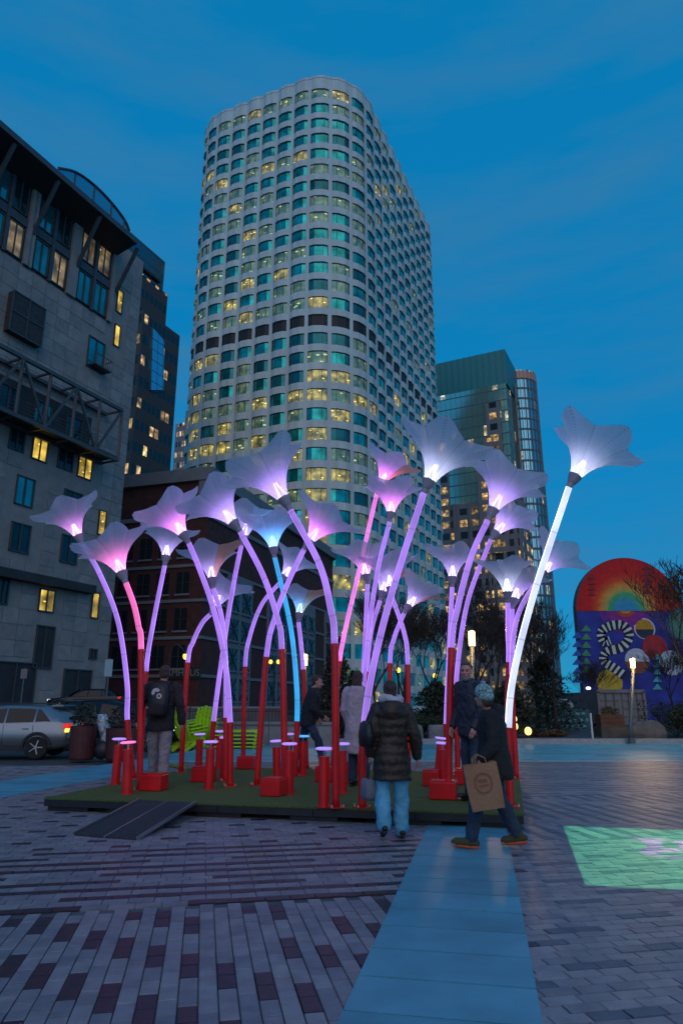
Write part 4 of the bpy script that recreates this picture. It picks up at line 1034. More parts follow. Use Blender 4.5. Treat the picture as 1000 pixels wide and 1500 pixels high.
# ---------------- vehicles
M_tyre = mat('tyre_rubber', (.012, .012, .013), .8); M_rim = mat('alloy_rim', (.45, .46, .48), .3, .9)
M_cglass = mat('car_glass', (.006, .010, .013), .08, 0, spec=.35); M_trim = mat('black_trim', (.018, .018, .02), .6)
def car(name, label, loc, rz, paint, suv=True, tail=True, es=3.0, L=4.6):
    """nose along local -x; built in local axes then turned"""
    root = thing(name, loc, label, 'car', None); Mz = Matrix.Rotation(rz, 3, 'Z'); loc = Vector(loc)
    def W(p): return loc + Mz @ Vector(p)
    h = 1.60 if suv else 1.42; belt = 1.02 if suv else .90; hood = 1.0 if suv else .84; wl = .92
    # stations: x, low z, belt z, roof z, half width belt, half width roof
    X = [(-L / 2, .42, .62, .66, .70, .66), (-L / 2 + .12, .30, .74, .80, .84, .78), (-L / 2 + .55, .25, hood - .08, hood - .02, .90, .82), (-L / 2 + 1.25, .24, belt - .02, hood + .06, wl, .80),
         (-L / 2 + 1.55, .24, belt, hood + .18, wl, .76), (-L / 2 + 2.05, .24, belt, h - .07, wl, .66), (-L / 2 + 2.6, .24, belt + .01, h, wl, .66), (L / 2 - 1.3, .24, belt + .03, h - .01, wl, .65),
         ((L / 2 - .75), .25, belt + .06, h - (.06 if suv else .16), .91, .63), (L / 2 - .38, .28, belt + .06, h - (.20 if suv else .42), .89, .62), (L / 2 - .10, .33, belt + .02, belt + (.18 if suv else .06), .86, .70), (L / 2, .42, .86, .90, .80, .74)]
    m = MB(); k = 0; n = 14
    for (x, lo, be, ro, wb_, wr) in X:
        ring = [(-wb_ * .86, lo), (-wb_ * .97, lo + .10), (-wb_, (lo + be) / 2), (-wb_ * .985, be - .04), (-wb_ * .955, be), (-wr - .02, ro - .07), (-wr * .86, ro)]
        ring = ring + [(-y, z) for y, z in reversed(ring)]
        m.v += [W((x, y, z)) for y, z in ring]
    for i in range(len(X) - 1):
        for j in range(n - 1): m.f.append([i * n + j, (i + 1) * n + j, (i + 1) * n + j + 1, i * n + j + 1]); m.m.append(0)
        m.f.append([i * n + n - 1, (i + 1) * n + n - 1, (i + 1) * n, i * n]); m.m.append(0)
    m.f.append(list(range(n))); m.m.append(0); m.f.append([(len(X) - 1) * n + j for j in reversed(range(n))]); m.m.append(0)
    m.build('body', paint, root, smooth=True)
    def side(x, f, s, o=.012):                     # point on the glasshouse side, f from belt to roof
        for i in range(len(X) - 1):
            if X[i][0] <= x <= X[i + 1][0]:
                g = (x - X[i][0]) / (X[i + 1][0] - X[i][0]); be = X[i][2] + (X[i + 1][2] - X[i][2]) * g; ro = X[i][3] + (X[i + 1][3] - X[i][3]) * g
                wb_ = X[i][4] + (X[i + 1][4] - X[i][4]) * g; wr = X[i][5] + (X[i + 1][5] - X[i][5]) * g
        return W((x, s * ((wb_ * .955) + (wr + .02 - wb_ * .955) * f + o), be + (ro - .07 - be) * f))
    x0, x1, x2, x3 = -L / 2 + 1.62, -L / 2 + 2.62, -L / 2 + 3.5, L / 2 - .58
    for s in (-1, 1):
        for xa, xb, ta, tb in ((x0, x1, .30, 0), (x1 + .06, x2, 0, 0), (x2 + .06, x3, 0, .35)):
            m = MB(); xs = [xa + (xb - xa) * i / 5 for i in range(6)]
            lo_, hi_ = [], []
            for i, x in enumerate(xs):
                f = i / 5; lo_.append(side(x, .06, s)); hi_.append(side(x + (ta * (1 - f) - tb * f), .90 if not (tb and i == 5) else .72, s))
            for i in range(5): m.quad(lo_[i], lo_[i + 1], hi_[i + 1], hi_[i])
            m.build('side_window', M_cglass, root)
        for xa in (x1 + .03, x2 + .03):
            m = MB(); m.beam(W((xa, s * (wl * .995 + .004), .42)), W((xa, s * (wl * .97 + .012), belt - .03)), .012, .012); m.build('door_seam', M_trim, root)
            m = MB(); m.box(W((xa - .22, s * (wl + .012), belt - .14)), (.17, .03, .03), rz); m.build('door_handle', paint, root)
        m = MB(); m.box(W((0, s * (wl * .96), .33)), (L - 1.9, .06, .16), rz); m.build('sill_trim', M_trim, root)
        for wx in (-L / 2 + .88, L / 2 - .92):
            c = W((wx, s * (wl - .12), .34)); axd = Mz @ Vector((0, s, 0)); m = MB()
            lathe(m, c - axd * .11, axd, ((0, .30), (.02, .345), (.20, .345), (.225, .31), (.225, .22)), 28); w_ = m.build('wheel', M_tyre, root)
            m = MB(); lathe(m, c + axd * .09, axd, ((0, .225), (.02, .22), (.02, .19), (.0, .18)), 24)
            for kk in range(5):
                a_ = kk * 1.2566; d = (Mz @ Vector((math.cos(a_), 0, math.sin(a_)))); m.beam(c + axd * .115 + d * .03, c + axd * .11 + d * .21, .06, .03)
            m.tube([c + axd * .1, c + axd * .13], .045, 10); m.build('rim', M_rim, w_)
            m = MB(); pts_ = [c + axd * .125 + (Mz @ Vector((math.cos(a_), 0, math.sin(a_)))) * .40 for a_ in [math.pi * q / 12 for q in range(13)]]; m.tube(pts_, .05, 6); m.build('arch_trim', M_trim, root)
        m = MB(); m.box(W((L / 2 - .10, s * .70, belt - .06)), (.16, .34, .14), rz); m.build('tail_light', mat('tail_red', (.3, .01, .01), .3, emit=(1, .03, .02), es=es * .3 if tail else .1), root)
        m = MB(); m.box(W((-L / 2 + .16, s * .64, .70)), (.2, .30, .12), rz); m.build('headlight', mat('headlight_' + name, (.5, .5, .5), .2, emit=(1, .95, .85), es=1.2), root)
    m = MB(); q = [W((L / 2 - .06, -.62, belt + .12)), W((L / 2 - .06, .62, belt + .12)), W((L / 2 - .42, .54, h - .24 if suv else h - .40)), W((L / 2 - .42, -.54, h - .24 if suv else h - .40))]
    m.quad(*[p + Mz @ Vector((.03, 0, .02)) for p in q]); m.build('rear_window', M_cglass, root)
    m = MB(); q = [W((-L / 2 + 1.42, -.70, hood + .13)), W((-L / 2 + 1.42, .70, hood + .13)), W((-L / 2 + 2.02, .58, h - .07)), W((-L / 2 + 2.02, -.58, h - .07))]
    m.quad(*[p + Mz @ Vector((-.03, 0, .02)) for p in reversed(q)]); m.build('windscreen', M_cglass, root)
    m = MB(); m.box(W((L / 2 - .02, 0, .52)), (.10, 1.66, .20), rz); m.build('bumper', M_trim, root)
    if suv:
        for s in (-1, 1):
            m = MB(); m.beam(W((-.35, s * .60, h + .035)), W((L / 2 - .9, s * .59, h + .02)), .035, .035); m.build('roof_rail', M_trim, root)
        m = MB(); m.box(W((L / 2 - .50, 0, h - .04)), (.34, 1.16, .04), rz); m.build('spoiler', paint, root)
    return root
sb = gp(101, 1112)
o = car('parked_car', 'silver SUV with glowing tail light parked at the plaza edge', (sb.x - 2.35, sb.y + 1.1, -.03), R(3), mat('silver_paint', (.22, .26, .29), .28, .7), True, True, 2.2); o.scale = (.9, .9, .9)
m = MB(); p = sb + Vector((-.05, .35, .80)); m.box(p, (.06, .22, .10), 0); m.build('indicator', mat('amber_lamp', (.4, .25, .02), .3, emit=(1, .62, .06), es=3), o)
p = at(112, 1060, 24.5); car('parked_car', 'dark car parked behind the red planter tub', (p.x + .4, 24.8, -.06), R(8), mat('black_paint', (.012, .013, .016), .18, .2), False, False, 0)
p = at(196, 1060, 24); car('parked_car', 'dark hatchback with pale roof rails near the granite wall end', (p.x - .6, 24.3, -.06), R(174), mat('navy_paint', (.012, .018, .028), .18, .3), True, False, 0)
p = at(128, 1030, 47); car('parked_car', 'black sedan driving on the raised road above the retaining wall', (p.x, 47, .96), R(2), MATS['black_paint'], False, True, 2.5, 4.8)
# ---------------- street lamps
M_post = mat('lamp_post_grey', (.10, .115, .125), .5, .3)
M_lampglow = mat('lamp_glow', (.8, .7, .5), .4, emit=(1.0, .60, .16), es=7)
def lamp(px, ytop, ybase, Y, label, power=60, name='street_lamp', gh=.62, rr=.11):
    b = at(px, ybase, Y); b.z = 0.05; t = at(px, ytop, Y)
    root = thing(name, b, label, 'street lamp', 'cylinder street lamps')
    m = MB(); m.tube([b, b + up * .5, t - up * gh], [rr * .9, rr * .75, rr * .7], 14); m.build('post', M_post, root, smooth=True)
    m = MB(); m.tube([b, b + up * .18], rr * 1.5, 14); m.build('foot', M_post, root)
    m = MB(); m.tube([t - up * gh, t - up * .03], rr, 16); m.build('lantern', M_lampglow, root)
    m = MB(); m.tube([t - up * .03, t], rr * 1.08, 16); m.build('cap', M_post, root)
    for z in (.33, .66):
        m = MB(); m.tube([t - up * (gh * z), t - up * (gh * z - .015)], rr * 1.03, 16); m.build('lantern_ring', M_post, root)
    l = bpy.data.lights.new('lamp_light', 'POINT'); l.energy = power; l.color = (1, .62, .25); l.shadow_soft_size = .15
    lo = bpy.data.objects.new('lamp_light', l); col.objects.link(lo); lo.parent = root; lo.location = t + Vector((0, -.35, .0)) - b
    return root
lamp(925, 964, 1090, 26.2, 'slim grey street lamp with lit cylinder standing before the painted arch wall', 120, gh=.36, rr=.085)
lamp(690, 924, 1075, 21.5, 'slim grey street lamp with lit cylinder behind the bearded man', 90, gh=.46, rr=.10)
lamp(447, 958, 1080, 31, 'slim grey street lamp with lit cylinder beside the evergreen tree', 60, gh=.5, rr=.10)
lamp(1120, 800, 1110, 17.5, 'slim grey street lamp with lit cylinder by the painted light on the paving', 130, gh=.5, rr=.10)
def yard_lamp(px, py, Y, label):
    t = at(px, py, Y); root = thing('hooked_lamp', (t.x - 1.2, Y, 0), label, 'street lamp')
    arc = [Vector((t.x - 1.2, Y, z)) for z in (0, t.z - .6, t.z + .1)] + [Vector((t.x - 1.2 + 1.2 * f, Y, t.z + .1 + .75 * math.sin(math.pi * (.15 + .85 * f)) - .34 * (1 - f) * 0)) for f in (.15, .35, .55, .8, 1)]
    m = MB(); m.tube(arc, .06, 8); m.build('post', M_iron, root, smooth=True)
    m = MB(); lathe(m, t + up * .34, -up, ((0, .08), (.12, .16), (.2, .26)), 14); m.build('hood', M_iron, root)
    m = MB(); m.ell(t, (.2, .2, .26)); m.build('bulb', mat('yellow_bulb', (.7, .5, .1), .4, emit=(1, .68, .07), es=2.2), root, smooth=True)
yard_lamp(272, 961, 52, 'black hooked street lamp with yellow bulb by the brick building')
for x, y, Y, lab in ((402, 972, 50, 'yellow twin bulb lamp in front of the stone doorway'), (583, 985, 40, 'small yellow globe lamp above the woman in brown coat'), (637, 993, 42, 'small yellow globe lamp among the bare trees')):
    t = at(x, y, Y); root = thing('globe_lamp', (t.x, Y, 0), lab, 'street lamp')
    m = MB(); m.tube([(t.x, Y, 0), (t.x, Y, t.z)], .06, 8); m.build('post', M_iron, root)
    for dx in (-.28, .28) if x == 402 else (0,):
        m = MB(); m.ell(t + Vector((dx, 0, .12)), (.14, .14, .15)); m.build('globe', MATS['yellow_bulb'], root, smooth=True)
# ---------------- signs on posts
for x, y0, y1, yb, w, Y, c, lab in ((161, 966, 991, 1060, 11, 33, (.22, .36, .42), 'pale blue rectangular sign on a grey post by the street'), (37, 980, 994, 1034, 9, 43, (.16, .14, .15), 'small grey sign on a thin post above the retaining wall')):
    t, b = at(x, y0, Y), at(x, y1, Y); wd = w / 1000 * Y; root = thing('post_sign', (t.x, Y, 0 if Y < 36 else .95), lab, 'sign')
    m = MB(); m.box(((t.x), Y - .05, (t.z + b.z) / 2), (wd, .03, t.z - b.z)); m.build('sign_plate', mat('sign_face_%d' % x, c, .4), root)
    m = MB(); m.tube([(t.x, Y, 0 if Y < 36 else .95), (t.x, Y, t.z + .05)], .045, 8); m.build('post', M_post, root)
# ---------------- planter tubs near the SUV
M_tub = mat('oxblood_tub', (.075, .018, .015), .6, noise=(5, .2)); M_leafd = mat('dark_leaf', (.018, .03, .016), .7, noise=(6, .4))
def leaves(m, c, r, n, size, rng, mi=0, squash=1.0):
    for _ in range(n):
        while True:
            p = Vector((rng.uniform(-1, 1), rng.uniform(-1, 1), rng.uniform(-1, 1)))
            if .25 < p.length < 1: break
        p = Vector((p.x * r[0], p.y * r[1], p.z * r[2])) + c
        d = Vector((rng.uniform(-1, 1), rng.uniform(-1, 1), rng.uniform(-.6, 1))).normalized(); s = d.cross(Vector((rng.uniform(-1, 1), rng.uniform(-1, 1), rng.uniform(-1, 1)))).normalized()
        z = size * rng.uniform(.6, 1.3); m.add([p - d * z, p + s * z * .35, p + d * z, p - s * z * .35], ((0, 1, 2, 3),), mi)
for x, w, lab, hh in ((119, .62, 'dark red planter tub with leafy plant behind the silver SUV', .85), (176, .75, 'wide dark red planter tub beside the plastic wrapped plant', .80)):
    b = gp(x, 1113); root = thing('planter_tub', b, lab, 'planter', 'planter tubs by the street')
    m = MB(); lathe(m, b, up, ((0, w * .46), (.05, w * .5), (hh, w * .56), (hh, w * .5), (hh - .06, w * .49)), 20); m.build('tub', M_tub, root)
    m = MB(); leaves(m, b + up * (hh + .25), (w * .55, w * .5, .38), 260, .07, random.Random(x)); stuff(m.build('foliage', M_leafd, root))
    m = MB(); m.tube([b + up * .5, b + up * (hh + .3)], .03, 6); m.build('stem', M_tub, root)
b = gp(146, 1112); root = thing('wrapped_plant', b, 'plant wrapped in shiny translucent plastic between two red planter tubs', 'plant')
m = MB(); rg = random.Random(5)
m.loft([(b + Vector((0.30 * (1 - z / 1.15) - .05, 0, z)), (.20 + .05 * math.sin(z * 9)) * (1 - .35 * z), .16, z) for z in [i * .115 for i in range(11)]], 14)
m.build('plastic_wrap', mat('plastic_film', (.30, .40, .48), .18, 0, noise=(16, .9), spec=1.0, bump=(22, 1.0)), root, smooth=True)
m = MB(); m.ell(b + Vector((.12, 0, .24)), (.33, .28, .26)); m.build('root_bag', mat('dark_bag', (.02, .028, .04), .5), root, smooth=True)
# ---------------- neon green folded chairs
M_neon = mat('lime_plastic', (.45, .72, .02), .45, noise=(3, .1))
def chair(loc, rz, label, tilt=0):
    root = thing('lime_chair', loc, label, 'chair', 'stacked lime green garden chairs'); Mz = Matrix.Rotation(rz, 3, 'Z') @ Matrix.Rotation(tilt, 3, 'X'); L0 = Vector(loc)
    def W(p): return L0 + Mz @ Vector(p)
    for i in range(5):
        x = -.22 + .11 * i; m = MB(); m.beam(W((x, .30, .34)), W((x * 1.1, .62, 1.0 - abs(x) * .35)), .095, .02); m.build('back_slat', M_neon, root)
    for i in range(4):
        y = -.28 + .15 * i; m = MB(); m.beam(W((-.27, y, .38 - .1 * (i / 3))), W((.27, y, .38 - .1 * (i / 3))), .02, .13); m.build('seat_slat', M_neon, root)
    for s in (-1, 1):
        m = MB(); m.beam(W((s * .27, -.32, 0)), W((s * .27, -.32, .55)), .03, .09); m.build('front_leg', M_neon, root)
        m = MB(); m.beam(W((s * .27, -.34, .37)), W((s * .27, .62, .02)), .03, .10); m.build('rear_leg', M_neon, root)
        m = MB(); m.beam(W((s * .32, -.40, .56)), W((s * .32, .36, .56)), .13, .025); m.build('armrest', M_neon, root)
c1, c2, c3 = gp(287, 1106), gp(305, 1102), gp(350, 1102)
c1.y = min(c1.y, 24.2); 
for i in range(4): chair(Vector((lat(284, 23.6) - .04 * i, 23.6 + .22 * i, .0 + .10 * i)), R(150 - 4 * i), 'lime green garden chair, %s of the leaning nested stack by the low wall' % ('front one', 'second one', 'third one', 'rearmost')[i], R(-6))
for i in range(4): chair(Vector((lat(303, 24.4) + .02 * i, 24.4, .12 * i)), R(184), 'lime green garden chair, %s of the upright nested stack by the low wall' % ('bottom one', 'second from bottom', 'third from bottom', 'topmost')[i])
root = None
for i in range(5):
    p = Vector((lat(348, 24.3), 24.3, .06 + .12 * i)); root = thing('lime_slat_panel', p, 'lime green slatted lounger panel, %s of the flat stack by the wall' % ('bottom one', 'second from bottom', 'middle one', 'second from top', 'topmost')[i], 'lounger panel', 'flat stack of lime lounger panels')
    for k in range(5):
        m = MB(); m.box(p + Vector((.02 * (i % 2), -.5 + .25 * k, 0)), (1.75 - .07 * i, .2, .035), .03 * (i - 2)); m.build('slat', M_neon, root)
    for s in (-.7, .7):
        m = MB(); m.box(p + Vector((s, 0, -.045)), (.07, 1.2, .05), .03 * (i - 2)); m.build('batten', M_neon, root)
# ================================================================== trees and planting
M_bark = mat('dark_bark', (.035, .026, .021), .9, noise=(5, .3)); M_ever = mat('evergreen_leaf', (.016, .026, .014), .8, noise=(3, .5)); M_shrub = mat('shrub_leaf', (.024, .036, .014), .8, noise=(3, .5))
def grow(seed, H, spread=.55, levels=6, kids=3, rmin=.010):
    rg = random.Random(seed); trunk, crown = MB(), MB()
    def br(p, d, L, r, lv):
        pts_, q = [p], p; n = 3 if lv < 3 else 2
        for i in range(n):
            d = (d + Vector((rg.uniform(-1, 1), rg.uniform(-1, 1), rg.uniform(-.4, .9))) * .16).normalized(); q = q + d * (L / n); pts_.append(q)
        rr = [max(rmin, r * (1 - .42 * i / n)) for i in range(n + 1)]
        (trunk if lv == 0 else crown).tube(pts_, rr, 7 if lv < 2 else 4 if lv < 4 else 3, caps=False)
        if lv >= levels: return
        for k in range(kids + (1 if lv in (1, 2) else 0)):
            f = rg.uniform(.45, 1) if k else 1.0
            i = min(n - 1, int(f * n)); st_ = pts_[i].lerp(pts_[i + 1], f * n - i) if f < 1 else pts_[-1]
            nd_ = (d + Vector((rg.uniform(-1, 1), rg.uniform(-1, 1), rg.uniform(-.25, .7))) * (spread + .1 * lv)).normalized()
            br(st_, nd_, L * rg.uniform(.62, .82), max(rmin, rr[-1] * .72), lv + 1)
    br(Vector((0, 0, 0)), Vector((0, 0, 1)), H * .30, H * .018, 0)
    return trunk, crown
protos = []
for sd_ in (11, 23, 37):
    t, c = grow(sd_, 8); a = t.build('trunk', M_bark); b = c.build('crown', M_bark); protos.append((a.data, b.data)); bpy.data.objects.remove(a); bpy.data.objects.remove(b)
def bare_tree(px, Y, scale, k, label, z=0.1):
    x = lat(px, Y); root = thing('bare_tree', (x, Y, z), label, 'tree', 'bare winter trees')
    root.rotation_euler.z = px * .37; root.scale = (scale,) * 3
    for nm, me in zip(('trunk', 'crown'), protos[k]):
        o = bpy.data.objects.new(nm, me); col.objects.link(o); o.parent = root
for px, Y, s_, k, lab in ((548, 33, .95, 0, 'bare tree behind the woman in the pale coat'), (600, 38, 1.05, 1, 'bare tree in front of the cream tower base'), (640, 33, .85, 2, 'bare tree beyond the stone blocks'),
                          (700, 36, 1.05, 0, 'bare tree right behind the lit street lamp and bearded man'), (735, 30, .8, 1, 'bare tree behind the white glowing stem'), (785, 38, 1.0, 2, 'wide bare tree before the round tower'),
                          (812, 33, .72, 0, 'small bare tree beside the teal painted barrier'), (868, 40, .55, 1, 'slender bare sapling before the painted arch wall'), (1030, 27, 1.0, 2, 'bare tree whose branches cross the painted arch wall'), (985, 42, .7, 0, 'bare tree close to the coloured discs of the mural')):
    bare_tree(px, Y, s_, k, lab)
def evergreen(px, Y, top, w, label, seed, mt=M_ever):
    x = lat(px, Y); H = at(px, top, Y).z; root = thing('evergreen_tree', (x, Y, 0), label, 'tree', 'dark evergreens'); rg = random.Random(seed)
    m = MB(); m.tube([(x, Y, 0), (x, Y, H * .9)], [.12, .03], 7); m.build('trunk', M_bark, root)
    m = MB()
    for i in range(26):
        f = (i + .5) / 26; r = w * (1 - f) ** .7 * (.75 + .25 * math.sin(i * 2.3)) + .12
        for k in range(5):
            a = rg.uniform(0, 6.28); leaves(m, Vector((x + math.cos(a) * r * .55, Y + math.sin(a) * r * .55, .3 + f * (H - .3))), (r * .5, r * .5, H * .045), 34, .10, rg)
    stuff(m.build('crown', mt, root))
evergreen(492, 29, 935, 1.15, 'dark columnar evergreen behind the pink flower', 4)
evergreen(520, 31, 985, 1.3, 'low dark evergreen behind the woman in the pale coat', 5)
evergreen(640, 30, 1000, 2.2, 'broad dark evergreen beyond the stone blocks', 6)
evergreen(745, 29, 1000, 2.0, 'broad dark evergreen behind the beanie wearer', 7)
evergreen(800, 34, 960, 2.2, 'tall dark evergreen beside the teal painted barrier', 8)
def shrub(px, Y, top, w, label, seed, mt=M_shrub, base=.1):
    x = lat(px, Y); H = at(px, top, Y).z; root = thing('shrub', (x, Y, base), label, 'shrub', 'shrubs in the planting beds'); rg = random.Random(seed)
    m = MB()
    for k in range(26):
        a = rg.uniform(0, 6.28); rr = rg.uniform(.2, .8) * w; c = Vector((x + math.cos(a) * rr, Y + math.sin(a) * rr * .6, base + (H - base) * (.25 + .6 * rg.random() * (1 - (rr / w) ** 2 * .6))))
        leaves(m, c, (w * .32, w * .28, (H - base) * .22), 90, .075, rg)
    stuff(m.build('foliage', mt, root))
    m = MB()
    for k in range(5): m.tube([(x, Y, base - .05), (x + rg.uniform(-.6, .6) * w, Y + rg.uniform(-.3, .3), base + (H - base) * .6)], .02, 5)
    m.build('stems', M_bark, root)
shrub(985, 30, 1018, 1.9, 'rounded dark shrub beside the shipping container', 1)
shrub(1040, 30, 1024, 1.9, 'dark shrub continuing past the container shrub', 2)
shrub(560, 28, 1045, 1.5, 'low dark shrub behind the pale scarf', 3); shrub(615, 28.5, 1045, 1.5, 'low dark shrub above the stone blocks', 4); shrub(680, 28, 1048, 1.6, 'low dark shrub behind the bearded man', 5)
shrub(800, 30, 1068, .9, 'small brown grassy clump beside the path', 6, mat('dry_grass', (.10, .065, .04), .9, noise=(4, .3)))
shrub(732, 27.5, 1056, 1.2, 'low dark shrub behind the glowing ground lanterns', 7)
# stone blocks
for px, w, lab in ((600, .95, 'rough granite seat block beside the woman in brown coat'), (642, .9, 'rough granite seat block beside the red drum post'), (575, .8, 'rough granite seat block hidden partly by the brown coat')):
    p = Vector((lat(px, 26.9), 26.95, 0)); m = MB(); rg = random.Random(px)
    m.loft([(p + up * z, w * .5 * s_, .32 * s_, 0) for z, s_ in ((0, .96), (.12, 1), (.5, .98), (.62, .9), (.66, .75))], 16, power=5)
    tag(m.build('stone_block', mat('rough_granite', (.15, .15, .155), .85, noise=(4, .3), bump=(9, .8)), origin=p, smooth=False), lab, 'stone block', 'granite seat blocks')
# ground lanterns
for px, py, lab in ((753, 1064, 'tall glowing yellow ground lantern among the shrubs'), (773, 1071, 'round glowing yellow ground lantern among the shrubs')):
    Y = 26.9; p = at(px, py, Y); root = thing('ground_lantern', (p.x, Y, .1), lab, 'lantern', 'glowing ground lanterns')
    m = MB(); m.ell(p + up * (.0), (.13, .13, .15)); 
    m.build('glow_shade', mat('lantern_glow', (.8, .6, .2), .5, emit=(1, .72, .18), es=2.2), root, smooth=True)
    if px == 753: m = MB(); m.ell(p + up * .27, (.11, .11, .13)); m.build('upper_shade', MATS['lantern_glow'], root, smooth=True)
    m = MB(); m.tube([(p.x, Y, .05), p - up * .1], .05, 8); m.build('stand', M_iron, root)
# ---------------- container, planter, boulder, barrier
YC = 36
xl, xr = lat(876, YC), lat(943, YC); ct = at(905, 1013, YC).z; cb = .45
root = thing('shipping_container', ((xl + xr) / 2, YC, cb), 'grey shipping container with closed double doors', 'container')
M_cont = mat('container_grey', (.17, .165, .17), .55, noise=(2, .2))
m = MB(); m.box(((xl + xr) / 2, YC + 3.05, (ct + cb) / 2), (xr - xl, 6, ct - cb)); m.build('body', M_cont, root)
for i in range(2):
    x0 = xl + .06 + i * (xr - xl) / 2; x1 = x0 + (xr - xl) / 2 - .12
    m = MB(); m.box(((x0 + x1) / 2, YC + .02, (ct + cb) / 2), (x1 - x0, .06, ct - cb - .2)); d = m.build('door', M_cont, root)
    for f in (.25, .5, .75):
        m = MB(); z = cb + (ct - cb) * f; m.box(((x0 + x1) / 2, YC - .03, z), (x1 - x0 - .1, .05, .09)); m.build('door_rib', M_cont, d)
    for f in (.3, .7):
        m = MB(); x = x0 + (x1 - x0) * f; m.tube([(x, YC - .07, cb + .1), (x, YC - .07, ct - .1)], .022, 6); m.build('lock_rod', M_post, d)
for x, z, w, h in (((xl + xr) / 2, ct + .02, xr - xl + .1, .16), ((xl + xr) / 2, cb + .02, xr - xl + .1, .16), (xl, (ct + cb) / 2, .14, ct - cb), (xr, (ct + cb) / 2, .14, ct - cb)):
    m = MB(); m.box((x, YC - .02, z), (w, .16, h)); m.build('corner_frame', M_cont, root)
YP = 29.5; x0, x1 = lat(873, YP), lat(907, YP)
root = thing('wood_planter', ((x0 + x1) / 2, YP, .5), 'brown wooden planter box with dry plants on the stone ledge', 'planter')
for k in range(3):
    m = MB(); m.box(((x0 + x1) / 2, YP, .58 + .17 * k), (x1 - x0, .6, .16)); m.build('plank', mat('brown_timber', (.11, .045, .02), .7, noise=(4, .25)), root)
m = MB(); leaves(m, Vector(((x0 + x1) / 2, YP, 1.1)), ((x1 - x0) * .45, .25, .2), 260, .07, random.Random(9)); stuff(m.build('foliage', mat('autumn_leaf', (.10, .07, .02), .8, noise=(5, .4)), root))
m = MB(); m.box(((lat(872, 29.5) + lat(940, 29.5)) / 2, 29.6, .27), (lat(940, 29.5) - lat(872, 29.5), .9, .5)); tag(m.build('stone_ledge', mat('ledge_stone', (.08, .07, .06), .85, noise=(2, .3), bump=(8, .6)), origin=(lat(872, 29.5), 29.6, 0)), 'low dark stone ledge under the wooden planter box', 'ledge')
p = Vector((lat(948, 29.3), 29.2, .05)); m = MB(); m.ell(p + up * .2, (.62, .5, .55), None, 9, 6); m.ell(p + Vector((-.5, 0, .2)), (.55, .45, .5), None, 8, 6)
tag(fuse(m, 'boulder', mat('boulder_stone', (.12, .115, .11), .9, noise=(3, .3), bump=(7, .8)), None, .05, 1), 'rough grey boulder between the container and the dark shrub', 'boulder')
YB = 36; x0, x1 = lat(797, YB), lat(860, YB); zb_, zt_ = .1, at(830, 1039, YB).z
root = thing('painted_barrier', ((x0 + x1) / 2, YB, 0), 'low teal barrier painted with rows of pale blobs', 'barrier')
m = MB(); m.box(((x0 + x1) / 2, YB, (zb_ + zt_) / 2), (x1 - x0, .3, zt_ - zb_)); m.build('panel', mat('barrier_teal', (.02, .10, .12), .6), root)
for j in range(3):
    for i in range(7):
        m = MB(); m.ell((x0 + (x1 - x0) * (i + .5 + .5 * (j % 2)) / 7.6, YB - .15, zb_ + (zt_ - zb_) * (.22 + .29 * j)), (.10, .012, .08), None, 10, 6); m.build('painted_blob', mat('barrier_pale', (.12, .34, .38), .6), root)
p = at(824, 1034, YB + 1); m = MB(); m.tube([p + Vector((.45 * math.cos(a), 0, .38 * math.sin(a) - .1)) for a in [math.pi * k / 10 for k in range(11)]], .12, 8)
tag(m.build('arched_sign', mat('arch_pale', (.30, .42, .45), .6), origin=(p.x, p.y, p.z)), 'small pale arch shape standing behind the teal barrier', 'arch')
b = gp(861, 1088); root = thing('marker_post', (b.x, 26.75, 0), 'thin white post at the edge of the path', 'post')
m = MB(); m.tube([(b.x, 26.75, 0), (b.x, 26.75, 1.05)], .035, 8); m.build('shaft', mat('white_post', (.5, .52, .54), .5), root); m = MB(); m.tube([(b.x, 26.75, 1.05), (b.x, 26.75, 1.08)], .045, 8); m.build('cap', MATS['white_post'], root)
p = at(862, 1018, 38); root = thing('path_lantern', (p.x, 38, .2), 'white lamp lighting an orange banner near the container', 'lantern')
m = MB(); m.tube([(p.x, 38, .2), p + up * .3], .05, 8); m.build('post', M_iron, root); m = MB(); m.ell(p + up * .35, (.13, .1, .08)); m.build('lamp_head', mat('cool_glow', (.8, .8, .7), .4, emit=(1, .95, .75), es=2.5), root, smooth=True)
m = MB(); m.box(p + Vector((0, -.06, -.35)), (.34, .03, .9)); m.build('banner', mat('orange_cloth_lamp_glow', (.6, .13, .02), .7, emit=(1, .22, .03), es=.25), root)  # cloth glows faintly itself to imitate the lamp's light on it
# ================================================================== projected light on the paving
g = [gp(824, 1210), gp(1180, 1222), gp(1180, 1312), gp(857, 1297)]
LX, LY, LH = g[0].x + 5.2, g[0].y - .2, 6.5
root = thing('projector_post', (LX + .0, LY, 0), 'projector on a post throwing the green picture onto the paving', 'projector')
m = MB(); m.tube([(LX + .6, LY, 0), (LX + .6, LY, LH + .3)], .06, 10); m.build('post', M_post, root)
m = MB(); m.box((LX + .3, LY, LH + .32), (.7, .08, .08)); m.build('arm', M_post, root)
m = MB(); m.box((LX, LY, LH + .22), (.3, .4, .2)); m.build('housing', M_iron, root)
pl_ = bpy.data.lights.new('projector_light', 'POINT'); po = bpy.data.objects.new('projector_light', pl_); col.objects.link(po); po.parent = root
po.location = Vector((LX, LY, LH)) - root.location; pl_.energy = 7000; pl_.shadow_soft_size = .003
pl_.use_nodes = True; nt = pl_.node_tree; em = [n for n in nt.nodes if n.type == 'EMISSION'][0]
tcn = nd(nt, 'ShaderNodeTexCoord'); sp = nd(nt, 'ShaderNodeSeparateXYZ'); nt.links.new(tcn.outputs['Normal'], sp.inputs[0])
